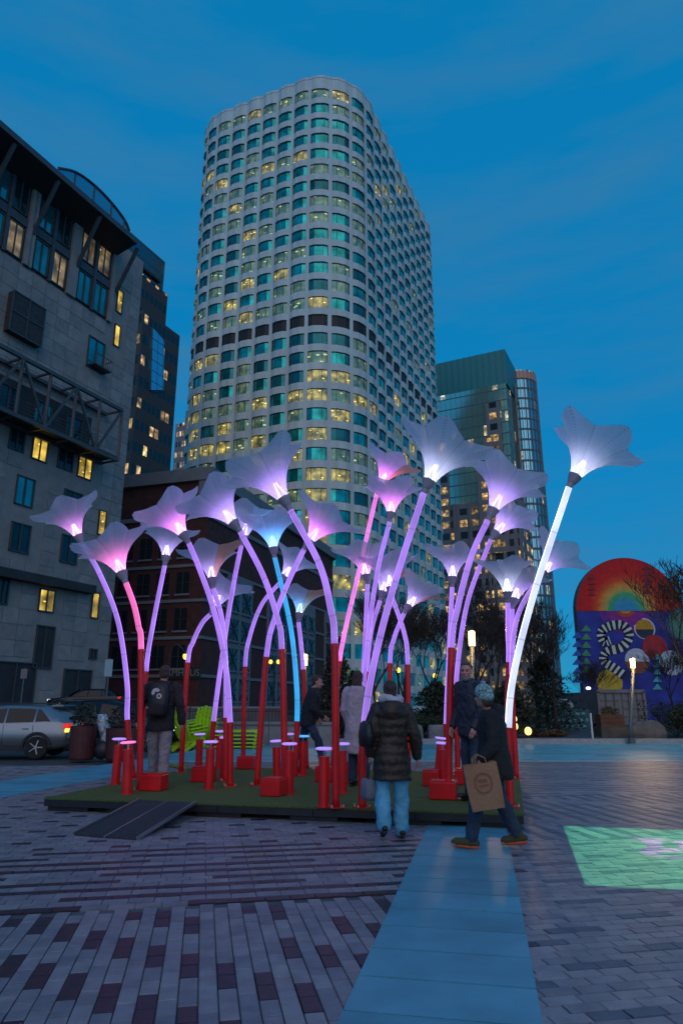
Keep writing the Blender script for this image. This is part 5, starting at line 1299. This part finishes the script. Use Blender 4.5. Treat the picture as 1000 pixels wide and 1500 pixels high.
gx = mth(nt, 'MULTIPLY_ADD', mth(nt, 'DIVIDE', sp.outputs[0], sp.outputs[2]), -LH, LX); gy = mth(nt, 'MULTIPLY_ADD', mth(nt, 'DIVIDE', sp.outputs[1], sp.outputs[2]), -LH, LY)
down = mth(nt, 'GREATER_THAN', mth(nt, 'ABSOLUTE', sp.outputs[2]), .3)
def inside(P):
    r = None; cx_, cy_ = sum(p.x for p in P) / len(P), sum(p.y for p in P) / len(P)
    for i in range(len(P)):
        p, q = P[i], P[(i + 1) % len(P)]; a_, b_ = -(q.y - p.y), (q.x - p.x); c_ = -(a_ * p.x + b_ * p.y)
        if a_ * cx_ + b_ * cy_ + c_ < 0: a_, b_, c_ = -a_, -b_, -c_
        h_ = mth(nt, 'GREATER_THAN', mth(nt, 'ADD', mth(nt, 'MULTIPLY', gx, a_), mth(nt, 'MULTIPLY_ADD', gy, b_, c_)), 0)
        r = h_ if r is None else mth(nt, 'MULTIPLY', r, h_)
    return r
def P(*xy): return [gp(x, y) for x, y in xy]
rectm = mth(nt, 'MULTIPLY', inside(g), down)
glyph = None
for q in (P((918, 1226), (974, 1229), (978, 1233), (942, 1233)), P((942, 1232), (964, 1233), (974, 1243), (948, 1242)), P((936, 1243), (990, 1243), (1000, 1249), (936, 1248)), P((936, 1246), (960, 1247), (972, 1256), (946, 1253)),
          P((968, 1254), (1010, 1255), (1012, 1259), (976, 1258)), P((984, 1231), (1004, 1232), (1016, 1246), (1000, 1246))):
    i_ = inside(q); glyph = i_ if glyph is None else mth(nt, 'MAXIMUM', glyph, i_)
mxn = nd(nt, 'ShaderNodeMix', data_type='RGBA'); nt.links.new(glyph, mxn.inputs[0]); mxn.inputs[6].default_value = (.14, .80, .34, 1); mxn.inputs[7].default_value = (.85, .80, 1.0, 1)
nt.links.new(mxn.outputs[2], em.inputs[0]); nt.links.new(rectm, em.inputs[1])
# ================================================================== people
M_skin = mat('skin', (.42, .22, .16), .55, noise=(20, .08))
def cloth(name, c, rough=.85, bump=(60, .35)): return mat(name, c, rough, noise=(7, .18), bump=bump)
class Fig:
    """local axes: x to the figure's right, y forward, z up; metres for a figure 1.75 m tall, then scaled"""
    def __init__(s, loc, head, H, label):
        s.o = Vector(loc); s.k = H / 1.75; s.M = Matrix.Rotation(head, 3, 'Z'); s.root = thing('person', loc, label, 'person', 'people around the flowers')
    def W(s, p): return s.o + s.M @ (Vector(p) * s.k)
    def tube(s, m, pts, r, n=12): m.tube([s.W(p) for p in pts], [x * s.k for x in r], n, round_caps=True)
    def ell(s, m, c, r, R_=None): m.ell(s.W(c), [x * s.k for x in r], s.M @ (R_ or Matrix.Identity(3)), 18, 12)
    def loft(s, m, rings, n=24, power=2.3):
        rz = math.atan2(s.M[1][0], s.M[0][0]); m.loft([(s.W(c), rx * s.k, ry * s.k, rz + t) for c, rx, ry, t in rings], n, 0, power)
    def fuse(s, m, name, mt, voxel=.012, smooth=3): return fuse(m, name, mt, s.root, voxel, smooth, {'coat': .026, 'jacket': .036, 'trousers': .034, 'scarf': .04, 'hair': .02}.get(name, 0))
def hand(f, m, wrist, d, palm_n, curl=.5, thumb=1):
    """wrist point, pointing direction, palm normal"""
    d = Vector(d).normalized(); n = Vector(palm_n); n = (n - d * n.dot(d)).normalized(); sd = d.cross(n); w = Vector(wrist)
    f.tube(m, [w - d * .03, w + d * .02], [.026, .027]); f.tube(m, [w + d * .03 + sd * .016, w + d * .075 + sd * .02], [.022, .018]); f.tube(m, [w + d * .03 - sd * .016, w + d * .075 - sd * .02], [.022, .018])
    for i, (o_, L) in enumerate(((.030, .062), (.011, .072), (-.010, .068), (-.029, .052))):
        b = w + d * .085 + sd * (o_ * thumb); d1 = (d + n * curl * .6).normalized(); d2 = (d + n * curl * 1.8).normalized()
        f.tube(m, [b - d * .02, b + d1 * L * .5, b + d1 * L * .5 + d2 * L * .5], [.0098, .009, .0075], 8)
    b = w + d * .03 + sd * (.036 * thumb); td = (d * .8 + sd * .55 * thumb + n * .35).normalized(); f.tube(m, [b - sd * .02 * thumb, b + td * .03, b + td * .058], [.013, .011, .009], 8)
def figure(f, neck, headc, turn, sh, el, wr, hip, kn, an, toe, hd, skin=M_skin, tilt=0):
    """the body: one continuous skin; arrays hold (left, right) joints"""
    m = MB(); Rh = Matrix.Rotation(turn, 3, 'Z') @ Matrix.Rotation(tilt, 3, 'X'); hc = Vector(headc); f.hc, f.Rh = hc, Rh
    def H(p): return hc + Rh @ Vector(p)
    f.Hd = H
    f.ell(m, H((0, -.008, .035)), (.074, .094, .088), Rh); f.ell(m, H((0, .018, -.03)), (.062, .076, .085), Rh); f.ell(m, H((0, .045, -.075)), (.040, .042, .036), Rh)
    f.tube(m, [H((0, .090, .012)), H((0, .112, -.022)), H((0, .098, -.032))], [.009, .014, .012], 8)
    for sx in (-1, 1): f.ell(m, H((sx * .074, -.008, -.005)), (.010, .019, .031), Rh); f.ell(m, H((sx * .036, .072, -.022)), (.024, .018, .02), Rh)
    f.ell(m, H((0, .082, .030)), (.052, .014, .010), Rh)
    f.ell(m, H((0, .086, -.058)), (.024, .012, .009), Rh)
    f.tube(m, [H((0, -.02, -.06)), Vector(neck), Vector(neck) - Vector((0, 0, .06))], [.050, .052, .062])
    pel = (Vector(hip[0]) + Vector(hip[1])) / 2; chest = (Vector(sh[0]) + Vector(sh[1])) / 2
    f.tube(m, [pel, pel.lerp(chest, .5), chest - Vector((0, 0, .05))], [.12, .11, .12], 14)
    for i in (0, 1):
        f.tube(m, [chest, sh[i], el[i], wr[i]], [.06, .048, .036, .026]); f.tube(m, [pel, hip[i], kn[i], an[i]], [.08, .07, .05, .036]); f.tube(m, [an[i], Vector(toe[i]) + Vector((0, 0, .01))], [.036, .028])
        d, n_, cu = hd[i]; hand(f, m, wr[i], d, n_, cu, 1 if i == 0 else -1)
    f.fuse(m, 'body', skin, .0065 * f.k, 2)
    for sx in (-1, 1):
        e = MB(); f.ell(e, H((sx * .031, .0865, .006)), (.012, .006, .0065), Rh); e.build('eye', mat('eye_dark', (.03, .022, .02), .2), f.root, smooth=True)
        e = MB(); f.tube(e, [H((sx * .016, .095, .026)), H((sx * .048, .083, .026))], [.0045, .0035], 6); e.build('eyebrow', mat('brow_dark', (.05, .035, .03), .8), f.root)
    e = MB(); f.tube(e, [H((-.02, .097, -.058)), H((0, .101, -.057)), H((.02, .097, -.058))], [.003, .0042, .003], 6); e.build('mouth', mat('lip', (.26, .09, .08), .5), f.root)
def shoe(f, an, toe, mt, sole, high=0):
    an, toe = Vector(an), Vector(toe); d = toe - an; d.z = 0; L = d.length; d.normalize(); heel = an - d * .06
    pitch = toe.z - an.z + .07
    def q(t, z): p = heel + d * t; p.z = an.z - .075 + z + pitch * (t / (L + .06)); return p
    m = MB(); f.tube(m, [q(.0, .05), q(.07, .055), q(.15, .045), q(.22, .04), q(L + .06, .035)], [.038, .044, .042, .042, .030], 12); f.tube(m, [an + Vector((0, 0, -.02)), an + Vector((0, 0, .03 + high))], [.046, .048 + high * .06])
    f.fuse(m, 'shoe', mt, .009, 2)
    m = MB(); f.tube(m, [q(.0, .012), q(.10, .012), q(.2, .012), q(L + .05, .012)], [.026, .028, .030, .022], 12)
    o = m.build('sole', sole, f.root, smooth=True)
M_blk = cloth('black_wool', (.012, .012, .015)); M_navy = cloth('navy_shell', (.014, .018, .032), .6); M_brownp = cloth('brown_puffer', (.027, .015, .009), .55, (30, .3)); M_jean = cloth('pale_denim', (.10, .36, .54)); M_djean = cloth('dark_denim', (.022, .04, .075))
M_khaki = cloth('stone_chino', (.26, .23, .25)); M_pale = cloth('pale_wool', (.40, .33, .37)); M_scarf = cloth('grey_scarf', (.48, .45, .54)); M_hairb = mat('brown_hair', (.055, .030, .019), .6, noise=(60, .4), bump=(150, .6)); M_hairg = mat('greying_hair', (.07, .06, .058), .6, noise=(60, .4), bump=(150, .6))
M_sole = mat('white_sole', (.5, .5, .5), .6); M_soled = mat('dark_sole', (.02, .02, .02), .7); M_soleo = mat('orange_sole', (.55, .10, .03), .6); M_boot = cloth('black_leather', (.010, .010, .011), .4); M_trn = cloth('olive_trainer', (.06, .06, .025))
def sleeves(f, m, sh, el, wr, r=(.078, .066, .052)):
    for i in (0, 1):
        a, b, c = Vector(sh[i]), Vector(el[i]), Vector(wr[i]); f.tube(m, [a, a.lerp(b, .5), b, b.lerp(c, .5), c.lerp(b, .06)], [r[0], (r[0] + r[1]) / 2, r[1], (r[1] + r[2]) / 2, r[2]], 14)
def legs(f, hip, kn, an, mt, r=(.095, .072, .062), top=.98, name='trousers', seat=True):
    m = MB(); pel = (Vector(hip[0]) + Vector(hip[1])) / 2
    f.loft(m, [(pel + Vector((0, 0, z)), rx, ry, 0) for z, rx, ry in ((-.10, .15, .11), (0, .172, .125), (.08, .165, .12))])
    for i in (0, 1):
        a, b, c = Vector(hip[i]), Vector(kn[i]), Vector(an[i]); f.tube(m, [a, a.lerp(b, .5), b, b.lerp(c, .5), c + Vector((0, 0, .0))], [r[0], (r[0] + r[1]) / 2, r[1], (r[1] + r[2]) / 2, r[2]], 14)
    f.fuse(m, name, mt, .011, 2)
def hair(f, mt, shapes, name='hair'):
    m = MB()
    for c, r in shapes: f.ell(m, f.Hd(c), r, f.Rh)
    f.fuse(m, name, mt, .009, 1)
# --- woman in the brown puffer, walking away toward the platform
b = gp(576, 1228)
f = Fig(b, R(4), 1.70, 'person in long brown puffer coat and pale jeans stepping up to the platform')
sh, el, wr = [(-.17, 0, 1.40), (.17, 0, 1.40)], [(-.24, -.04, 1.12), (.27, -.02, 1.12)], [(-.25, .06, .90), (.31, .06, .87)]
hip, kn, an, toe = [(-.09, 0, .92), (.09, 0, .92)], [(-.11, .02, .50), (.10, .03, .50)], [(-.12, -.13, .16), (.10, .03, .09)], [(-.12, -.02, .04), (.10, .20, .04)]
figure(f, (0, .0, 1.47), (0, .03, 1.61), R(-8), sh, el, wr, hip, kn, an, toe, [((0, .1, -1), (1, 0, 0), .7), ((.1, .1, -1), (-1, 0, 0), .7)])
legs(f, hip, kn, [(an[0][0], an[0][1], .17), (.10, .03, .10)], M_jean, (.100, .090, .086))
m = MB(); f.loft(m, [((0, .0, z), rx * (1 + .030 * math.sin(z * 62)), ry * (1 + .030 * math.sin(z * 62)), 0) for z, rx, ry in [(.62 + i * .02, *(lambda z: (.215 - .03 * math.exp(-((z - 1.05) / .16) ** 2) - max(0, z - 1.36) * .9, .165 - .02 * math.exp(-((z - 1.05) / .16) ** 2) - max(0, z - 1.36) * .5))(.62 + i * .02)) for i in range(43)]], 28)
sleeves(f, m, sh, el, wr, (.085, .076, .066)); f.ell(m, (0, -.07, 1.42), (.15, .11, .10)); f.ell(m, (0, -.12, 1.37), (.13, .07, .10)); f.fuse(m, 'coat', M_brownp, .011, 2)
m = MB(); pts_ = [(.10 * math.cos(a), .01 + .095 * math.sin(a), 1.505 + .014 * math.sin(2 * a)) for a in [k * math.pi / 8 for k in range(17)]]; f.tube(m, pts_, [.052] * 17); f.fuse(m, 'scarf', M_scarf, .011, 2)
hair(f, M_hairb, [((0, -.025, .04), (.086, .096, .095)), ((0, -.07, -.02), (.07, .05, .07)), ((0, -.10, .03), (.05, .045, .045))])
for i in (0, 1): shoe(f, an[i], toe[i], M_boot, M_soled, .05)
m = MB(); f.loft(m, [((-.30, -.02, z), rx, ry, .2) for z, rx, ry in ((.98, .05, .10), (1.0, .075, .15), (1.12, .08, .17), (1.24, .06, .13), (1.27, .03, .08))], 20); bag = m.build('shoulder_bag', M_boot, None, origin=f.W((-.30, -.02, .98)), smooth=True)
tag(bag, 'black shoulder bag hanging at the elbow of the brown coat', 'bag')
m = MB(); f.tube(m, [(-.30, .08, 1.22), (-.23, .03, 1.42), (-.19, -.05, 1.45), (-.28, -.10, 1.22)], [.014] * 4, 8); o = m.build('strap', M_boot, bag, smooth=True)
m = MB(); f.loft(m, [((-.27, .10, z), rx, ry, .2) for z, rx, ry in ((.40, .06, .11), (.44, .075, .14), (.62, .06, .12))], 16, 4); bag = m.build('tote_bag', cloth('grey_tote', (.14, .15, .19)), None, origin=f.W((-.27, .10, .40)), smooth=True); tag(bag, 'grey tote bag with dark base held low beside pale jeans', 'bag')
for dy in (-.05, .05):
    m = MB(); f.tube(m, [(-.27, .10 + dy, .61), (-.26, .08 + dy * .5, .72), (-.25, .075, .81)], [.008] * 3, 6); m.build('handle', M_boot, bag)
# --- beanie wearer walking left with a paper bag
b = gp(730, 1243)
f = Fig(b, R(84), 1.66, 'person in pale teal knitted beanie and black coat carrying a paper bag')
sh, el, wr = [(-.17, .02, 1.36), (.16, -.02, 1.36)], [(-.24, .02, 1.08), (.23, -.10, 1.09)], [(-.27, .14, .93), (.24, .10, .95)]
hip, kn, an, toe = [(-.09, 0, .90), (.09, 0, .90)], [(-.09, .21, .50), (.09, -.05, .50)], [(-.09, .30, .09), (.09, -.23, .12)], [(-.09, .48, .045), (.09, -.06, .035)]
figure(f, (0, .03, 1.44), (0, .08, 1.57), R(-42), sh, el, wr, hip, kn, an, toe, [((0, .5, -1), (1, 0, 0), 1.0), ((0, .6, -.6), (-1, 0, 0), .9)])
legs(f, hip, kn, [(-.09, .29, .13), (.09, -.21, .15)], M_djean, (.10, .082, .070))
m = MB(); f.loft(m, [((0, .0 + (1.1 - z) * -.03, z), rx, ry, 0) for z, rx, ry in ((.70, .19, .19), (.74, .205, .205), (.9, .20, .19), (1.08, .19, .165), (1.25, .205, .165), (1.36, .19, .14), (1.43, .11, .10))]); sleeves(f, m, sh, el, wr, (.085, .072, .058)); f.ell(m, (0, -.07, 1.42), (.13, .09, .08)); f.fuse(m, 'coat', M_blk, .012, 3)
M_knit = mat('teal_knit', (.24, .40, .42), .9, noise=(42, .75), bump=(80, 1.0)); hair(f, M_knit, [((0, -.015, .055), (.094, .112, .098)), ((0, -.05, .01), (.09, .085, .07))], 'beanie')
m = MB(); f.ell(m, f.Hd((0, -.01, .155)), (.03, .03, .025), f.Rh); m.build('beanie_tip', M_knit, f.root, smooth=True)
hair(f, M_hairb, [((0, -.06, -.05), (.08, .05, .06))])
for i in (0, 1): shoe(f, an[i], toe[i], M_trn, M_soleo)
M_kraft = mat('kraft_paper', (.30, .155, .085), .8, noise=(5, .15), bump=(25, .5))
c = f.W((-.33, .12, .44)); rzb = R(-6); bag = thing('paper_bag', c, 'brown paper carrier bag with red print swinging from the beanie wearer', 'bag')
m = MB(); Mb = Matrix.Rotation(rzb, 3, 'Z') @ Matrix.Rotation(R(-9), 3, 'Y'); w2, d2, h2_ = .17, .085, .43
vs_ = [(-w2 * .93, -d2, 0), (w2 * .93, -d2, 0), (w2 * .93, d2, 0), (-w2 * .93, d2, 0), (-w2, -d2 * 1.05, h2_ * .5), (w2, -d2 * .95, h2_ * .5), (w2, d2, h2_ * .5), (-w2, d2, h2_ * .5), (-w2 * .98, -d2 * .9, h2_), (w2 * .98, -d2 * .9, h2_), (w2 * .96, d2 * .9, h2_), (-w2 * .96, d2 * .9, h2_)]
m.add([c + Mb @ Vector(v) for v in vs_], ((3, 2, 1, 0), (0, 1, 5, 4), (1, 2, 6, 5), (2, 3, 7, 6), (3, 0, 4, 7), (4, 5, 9, 8), (5, 6, 10, 9), (6, 7, 11, 10), (7, 4, 8, 11))); m.build('bag_body', M_kraft, bag)
m = MB()
for i in range(28):
    a0, a1 = 2 * math.pi * i / 28, 2 * math.pi * (i + 1) / 28
    m.quad(*[c + Mb @ Vector((r * math.cos(a) * .9, -d2 * 1.07 - .002, .25 + r * math.sin(a))) for r, a in ((.085, a0), (.085, a1), (.10, a1), (.10, a0))])
m.quad(*[c + Mb @ Vector((x, -d2 * 1.07 - .002, z)) for x, z in ((-.05, .22), (.05, .22), (.05, .235), (-.05, .235))]); m.quad(*[c + Mb @ Vector((x, -d2 * 1.07 - .002, z)) for x, z in ((-.04, .26), (.04, .26), (.04, .285), (-.04, .285))])
m.build('red_print', mat('faded_red_ink', (.25, .085, .045), .8), bag)
for y in (-d2 * .9, d2 * .9):
    m = MB(); m.tube([c + Mb @ Vector((x, y, h2_ + z)) for x, z in ((-.07, -.02), (-.06, .05), (0, .085), (.06, .05), (.07, -.02))], .006, 6); m.build('handle', M_kraft, bag)
# --- bearded man turning his head
b = gp(695, 1174, PZ); b.z = PZ
f = Fig(b, R(120), 1.80, 'bearded person in dark navy jacket looking back over the shoulder')
sh, el, wr = [(-.20, 0, 1.44), (.20, 0, 1.44)], [(-.25, .02, 1.14), (.26, .0, 1.14)], [(-.22, .14, .92), (.24, .12, .92)]
hip, kn, an, toe = [(-.09, 0, .92), (.09, 0, .92)], [(-.10, .03, .50), (.10, .02, .50)], [(-.10, 0, .085), (.10, -.02, .085)], [(-.12, .17, .03), (.12, .16, .03)]
figure(f, (0, .01, 1.50), (0, .04, 1.635), R(38), sh, el, wr, hip, kn, an, toe, [((0, .4, -1), (1, 0, 0), .6), ((0, .4, -1), (-1, 0, 0), .6)], mat('ruddy_skin', (.46, .20, .17), .55, noise=(20, .1)))
legs(f, hip, kn, an, M_djean); m = MB()
f.loft(m, [((0, 0, z), rx, ry, 0) for z, rx, ry in ((.80, .195, .15), (.84, .20, .155), (1.0, .19, .145), (1.2, .205, .15), (1.36, .21, .145), (1.45, .17, .12), (1.52, .075, .08), (1.55, .07, .075))]); sleeves(f, m, sh, el, wr); f.fuse(m, 'jacket', M_navy, .012, 3)
hair(f, M_hairg, [((0, -.028, .058), (.082, .088, .078)), ((0, -.05, .0), (.079, .055, .06)), ((0, .02, .10), (.062, .062, .03))]); hair(f, mat('grey_beard', (.20, .17, .16), .8, noise=(70, .4), bump=(150, .6)), [((0, .068, -.092), (.042, .035, .038)), ((-.04, .045, -.07), (.022, .035, .04)), ((.04, .045, -.07), (.022, .035, .04))], 'beard')
for i in (0, 1): shoe(f, an[i], toe[i], M_boot, M_soled)
# --- backpack man walking away
b = gp(229, 1153, PZ); b.z = PZ
f = Fig(b, R(-4), 1.84, 'person with black backpack and stone trousers walking across the turf')
sh, el, wr = [(-.20, 0, 1.44), (.20, 0, 1.44)], [(-.33, .02, 1.18), (.30, -.03, 1.16)], [(-.40, .12, .94), (.32, .04, .91)]
hip, kn, an, toe = [(-.09, 0, .93), (.09, 0, .93)], [(-.11, .10, .52), (.10, -.02, .50)], [(-.12, .16, .10), (.11, -.10, .10)], [(-.12, .34, .04), (.13, .08, .03)]
figure(f, (0, .0, 1.50), (0, .03, 1.64), R(18), sh, el, wr, hip, kn, an, toe, [((-.1, .3, -1), (1, 0, 0), .5), ((0, .2, -1), (-1, 0, 0), .7)])
legs(f, hip, kn, [(-.12, .15, .12), (.11, -.09, .12)], M_khaki, (.105, .085, .072)); m = MB()
f.loft(m, [((0, 0, z), rx, ry, 0) for z, rx, ry in ((.80, .205, .16), (.84, .21, .165), (1.0, .20, .155), (1.2, .21, .15), (1.38, .21, .14), (1.46, .16, .115), (1.53, .07, .075))]); sleeves(f, m, sh, el, wr, (.085, .07, .058)); f.fuse(m, 'jacket', cloth('charcoal_jacket', (.020, .017, .020)), .012, 3)
hair(f, M_hairb, [((0, -.02, .045), (.084, .098, .09)), ((0, -.06, -.01), (.078, .055, .07))])
shoe(f, an[0], toe[0], M_navy, M_sole); shoe(f, an[1], toe[1], M_navy, M_sole)
o0 = f.W((0, -.22, 1.02)); bp_ = thing('backpack', o0, 'black backpack with white round emblem on the walker in stone trousers', 'backpack'); m = MB()
f.loft(m, [((0.02, -.21, z), rx, ry, 0) for z, rx, ry in ((1.0, .11, .07), (1.03, .14, .095), (1.2, .15, .105), (1.38, .14, .09), (1.46, .11, .06), (1.49, .06, .03))], 24, 3.2); m.build('pack', M_boot, bp_, smooth=True)
m = MB(); f.loft(m, [((0.02, -.30, z), rx, ry, 0) for z, rx, ry in ((1.03, .10, .02), (1.05, .115, .03), (1.17, .115, .03), (1.19, .10, .02))], 20, 4); m.build('pocket', M_blk, bp_, smooth=True)
m = MB()
for cx_, cz_, r_, z0_ in ((.0, 1.35, .066, 0), (.052, 1.30, .040, .003)):
    for i in range(20):
        sp_ = 3.4 if z0_ == 0 else 6.2832; a0, a1 = .4 + sp_ * i / 20, .4 + sp_ * (i + 1) / 20; q = [(cx_ + rr * math.cos(a), -.312 - z0_, cz_ + rr * math.sin(a)) for rr, a in ((r_, a0), (r_, a1), (r_ * (.25 if z0_ == 0 else .45), a1), (r_ * (.25 if z0_ == 0 else .45), a0))]; m.quad(*[f.W(v) for v in q])
m.build('emblem', mat('emblem_white', (.5, .48, .52), .6), bp_)
for sx in (-1, 1):
    m = MB(); f.tube(m, [(sx * .10, -.15, 1.43), (sx * .12, -.02, 1.51), (sx * .13, .13, 1.40), (sx * .15, .12, 1.15), (sx * .14, -.14, 1.05)], [.018] * 5, 8); m.build('strap', M_blk, bp_, smooth=True)
# --- man in profile leaning forward
b = gp(452, 1133, PZ); b.z = PZ
f = Fig(b, R(-84), 1.80, 'person in dark jacket and jeans striding in profile past the blue flower')
sh, el, wr = [(-.20, .05, 1.41), (.20, .05, 1.41)], [(-.24, .0, 1.12), (.24, .06, 1.12)], [(-.22, .16, .96), (.20, .24, 1.0)]
hip, kn, an, toe = [(-.09, -.03, .92), (.09, -.03, .92)], [(-.09, -.12, .52), (.09, .16, .56)], [(-.09, -.30, .12), (.09, .28, .10)], [(-.09, -.14, .03), (.09, .46, .04)]
figure(f, (0, .08, 1.47), (0, .14, 1.60), R(-4), sh, el, wr, hip, kn, an, toe, [((0, .6, -.8), (1, 0, 0), .8), ((0, .6, -.5), (-1, 0, 0), .8)], tilt=R(-10))
legs(f, hip, kn, an, M_djean); m = MB()
f.loft(m, [((0, y, z), rx, ry, 0) for y, z, rx, ry in ((-.04, .82, .195, .15), (-.03, .86, .20, .155), (0, 1.05, .195, .15), (.03, 1.22, .205, .155), (.06, 1.36, .20, .14), (.07, 1.44, .15, .11), (.08, 1.51, .07, .075))]); sleeves(f, m, sh, el, wr); f.fuse(m, 'jacket', M_blk, .012, 3)
hair(f, M_hairb, [((0, -.03, .05), (.082, .092, .085)), ((0, -.06, -.01), (.078, .05, .07)), ((0, .03, .10), (.06, .06, .03))])
for i in (0, 1): shoe(f, an[i], toe[i], M_navy, M_soled)
# --- woman in the pale coat
b = gp(524, 1152, PZ); b.z = PZ
f = Fig(b, R(-25), 1.78, 'person in long pale wool coat standing behind the thick lilac stem')
sh, el, wr = [(-.17, 0, 1.42), (.17, 0, 1.42)], [(-.22, -.02, 1.14), (.22, .0, 1.14)], [(-.20, .10, .92), (.20, .12, .94)]
hip, kn, an, toe = [(-.09, 0, .92), (.09, 0, .92)], [(-.09, .03, .50), (.09, .02, .50)], [(-.09, 0, .09), (.09, .02, .09)], [(-.10, .17, .03), (.10, .18, .03)]
figure(f, (0, .0, 1.48), (0, .03, 1.61), R(10), sh, el, wr, hip, kn, an, toe, [((0, .4, -1), (1, 0, 0), .6), ((0, .4, -1), (-1, 0, 0), .6)])
legs(f, hip, kn, an, M_djean, (.095, .075, .065)); m = MB()
f.loft(m, [((0, 0, z), rx, ry, 0) for z, rx, ry in ((.48, .20, .175), (.50, .21, .18), (.8, .205, .17), (1.05, .19, .15), (1.25, .20, .15), (1.38, .195, .135), (1.46, .14, .11), (1.52, .075, .08))]); sleeves(f, m, sh, el, wr, (.085, .072, .062)); f.fuse(m, 'coat', M_pale, .012, 3)
hair(f, M_hairb, [((0, -.025, .045), (.088, .098, .092)), ((0, -.07, -.06), (.085, .055, .12)), ((0, -.075, -.16), (.08, .045, .09))])
for i in (0, 1): shoe(f, an[i], toe[i], M_boot, M_soled)
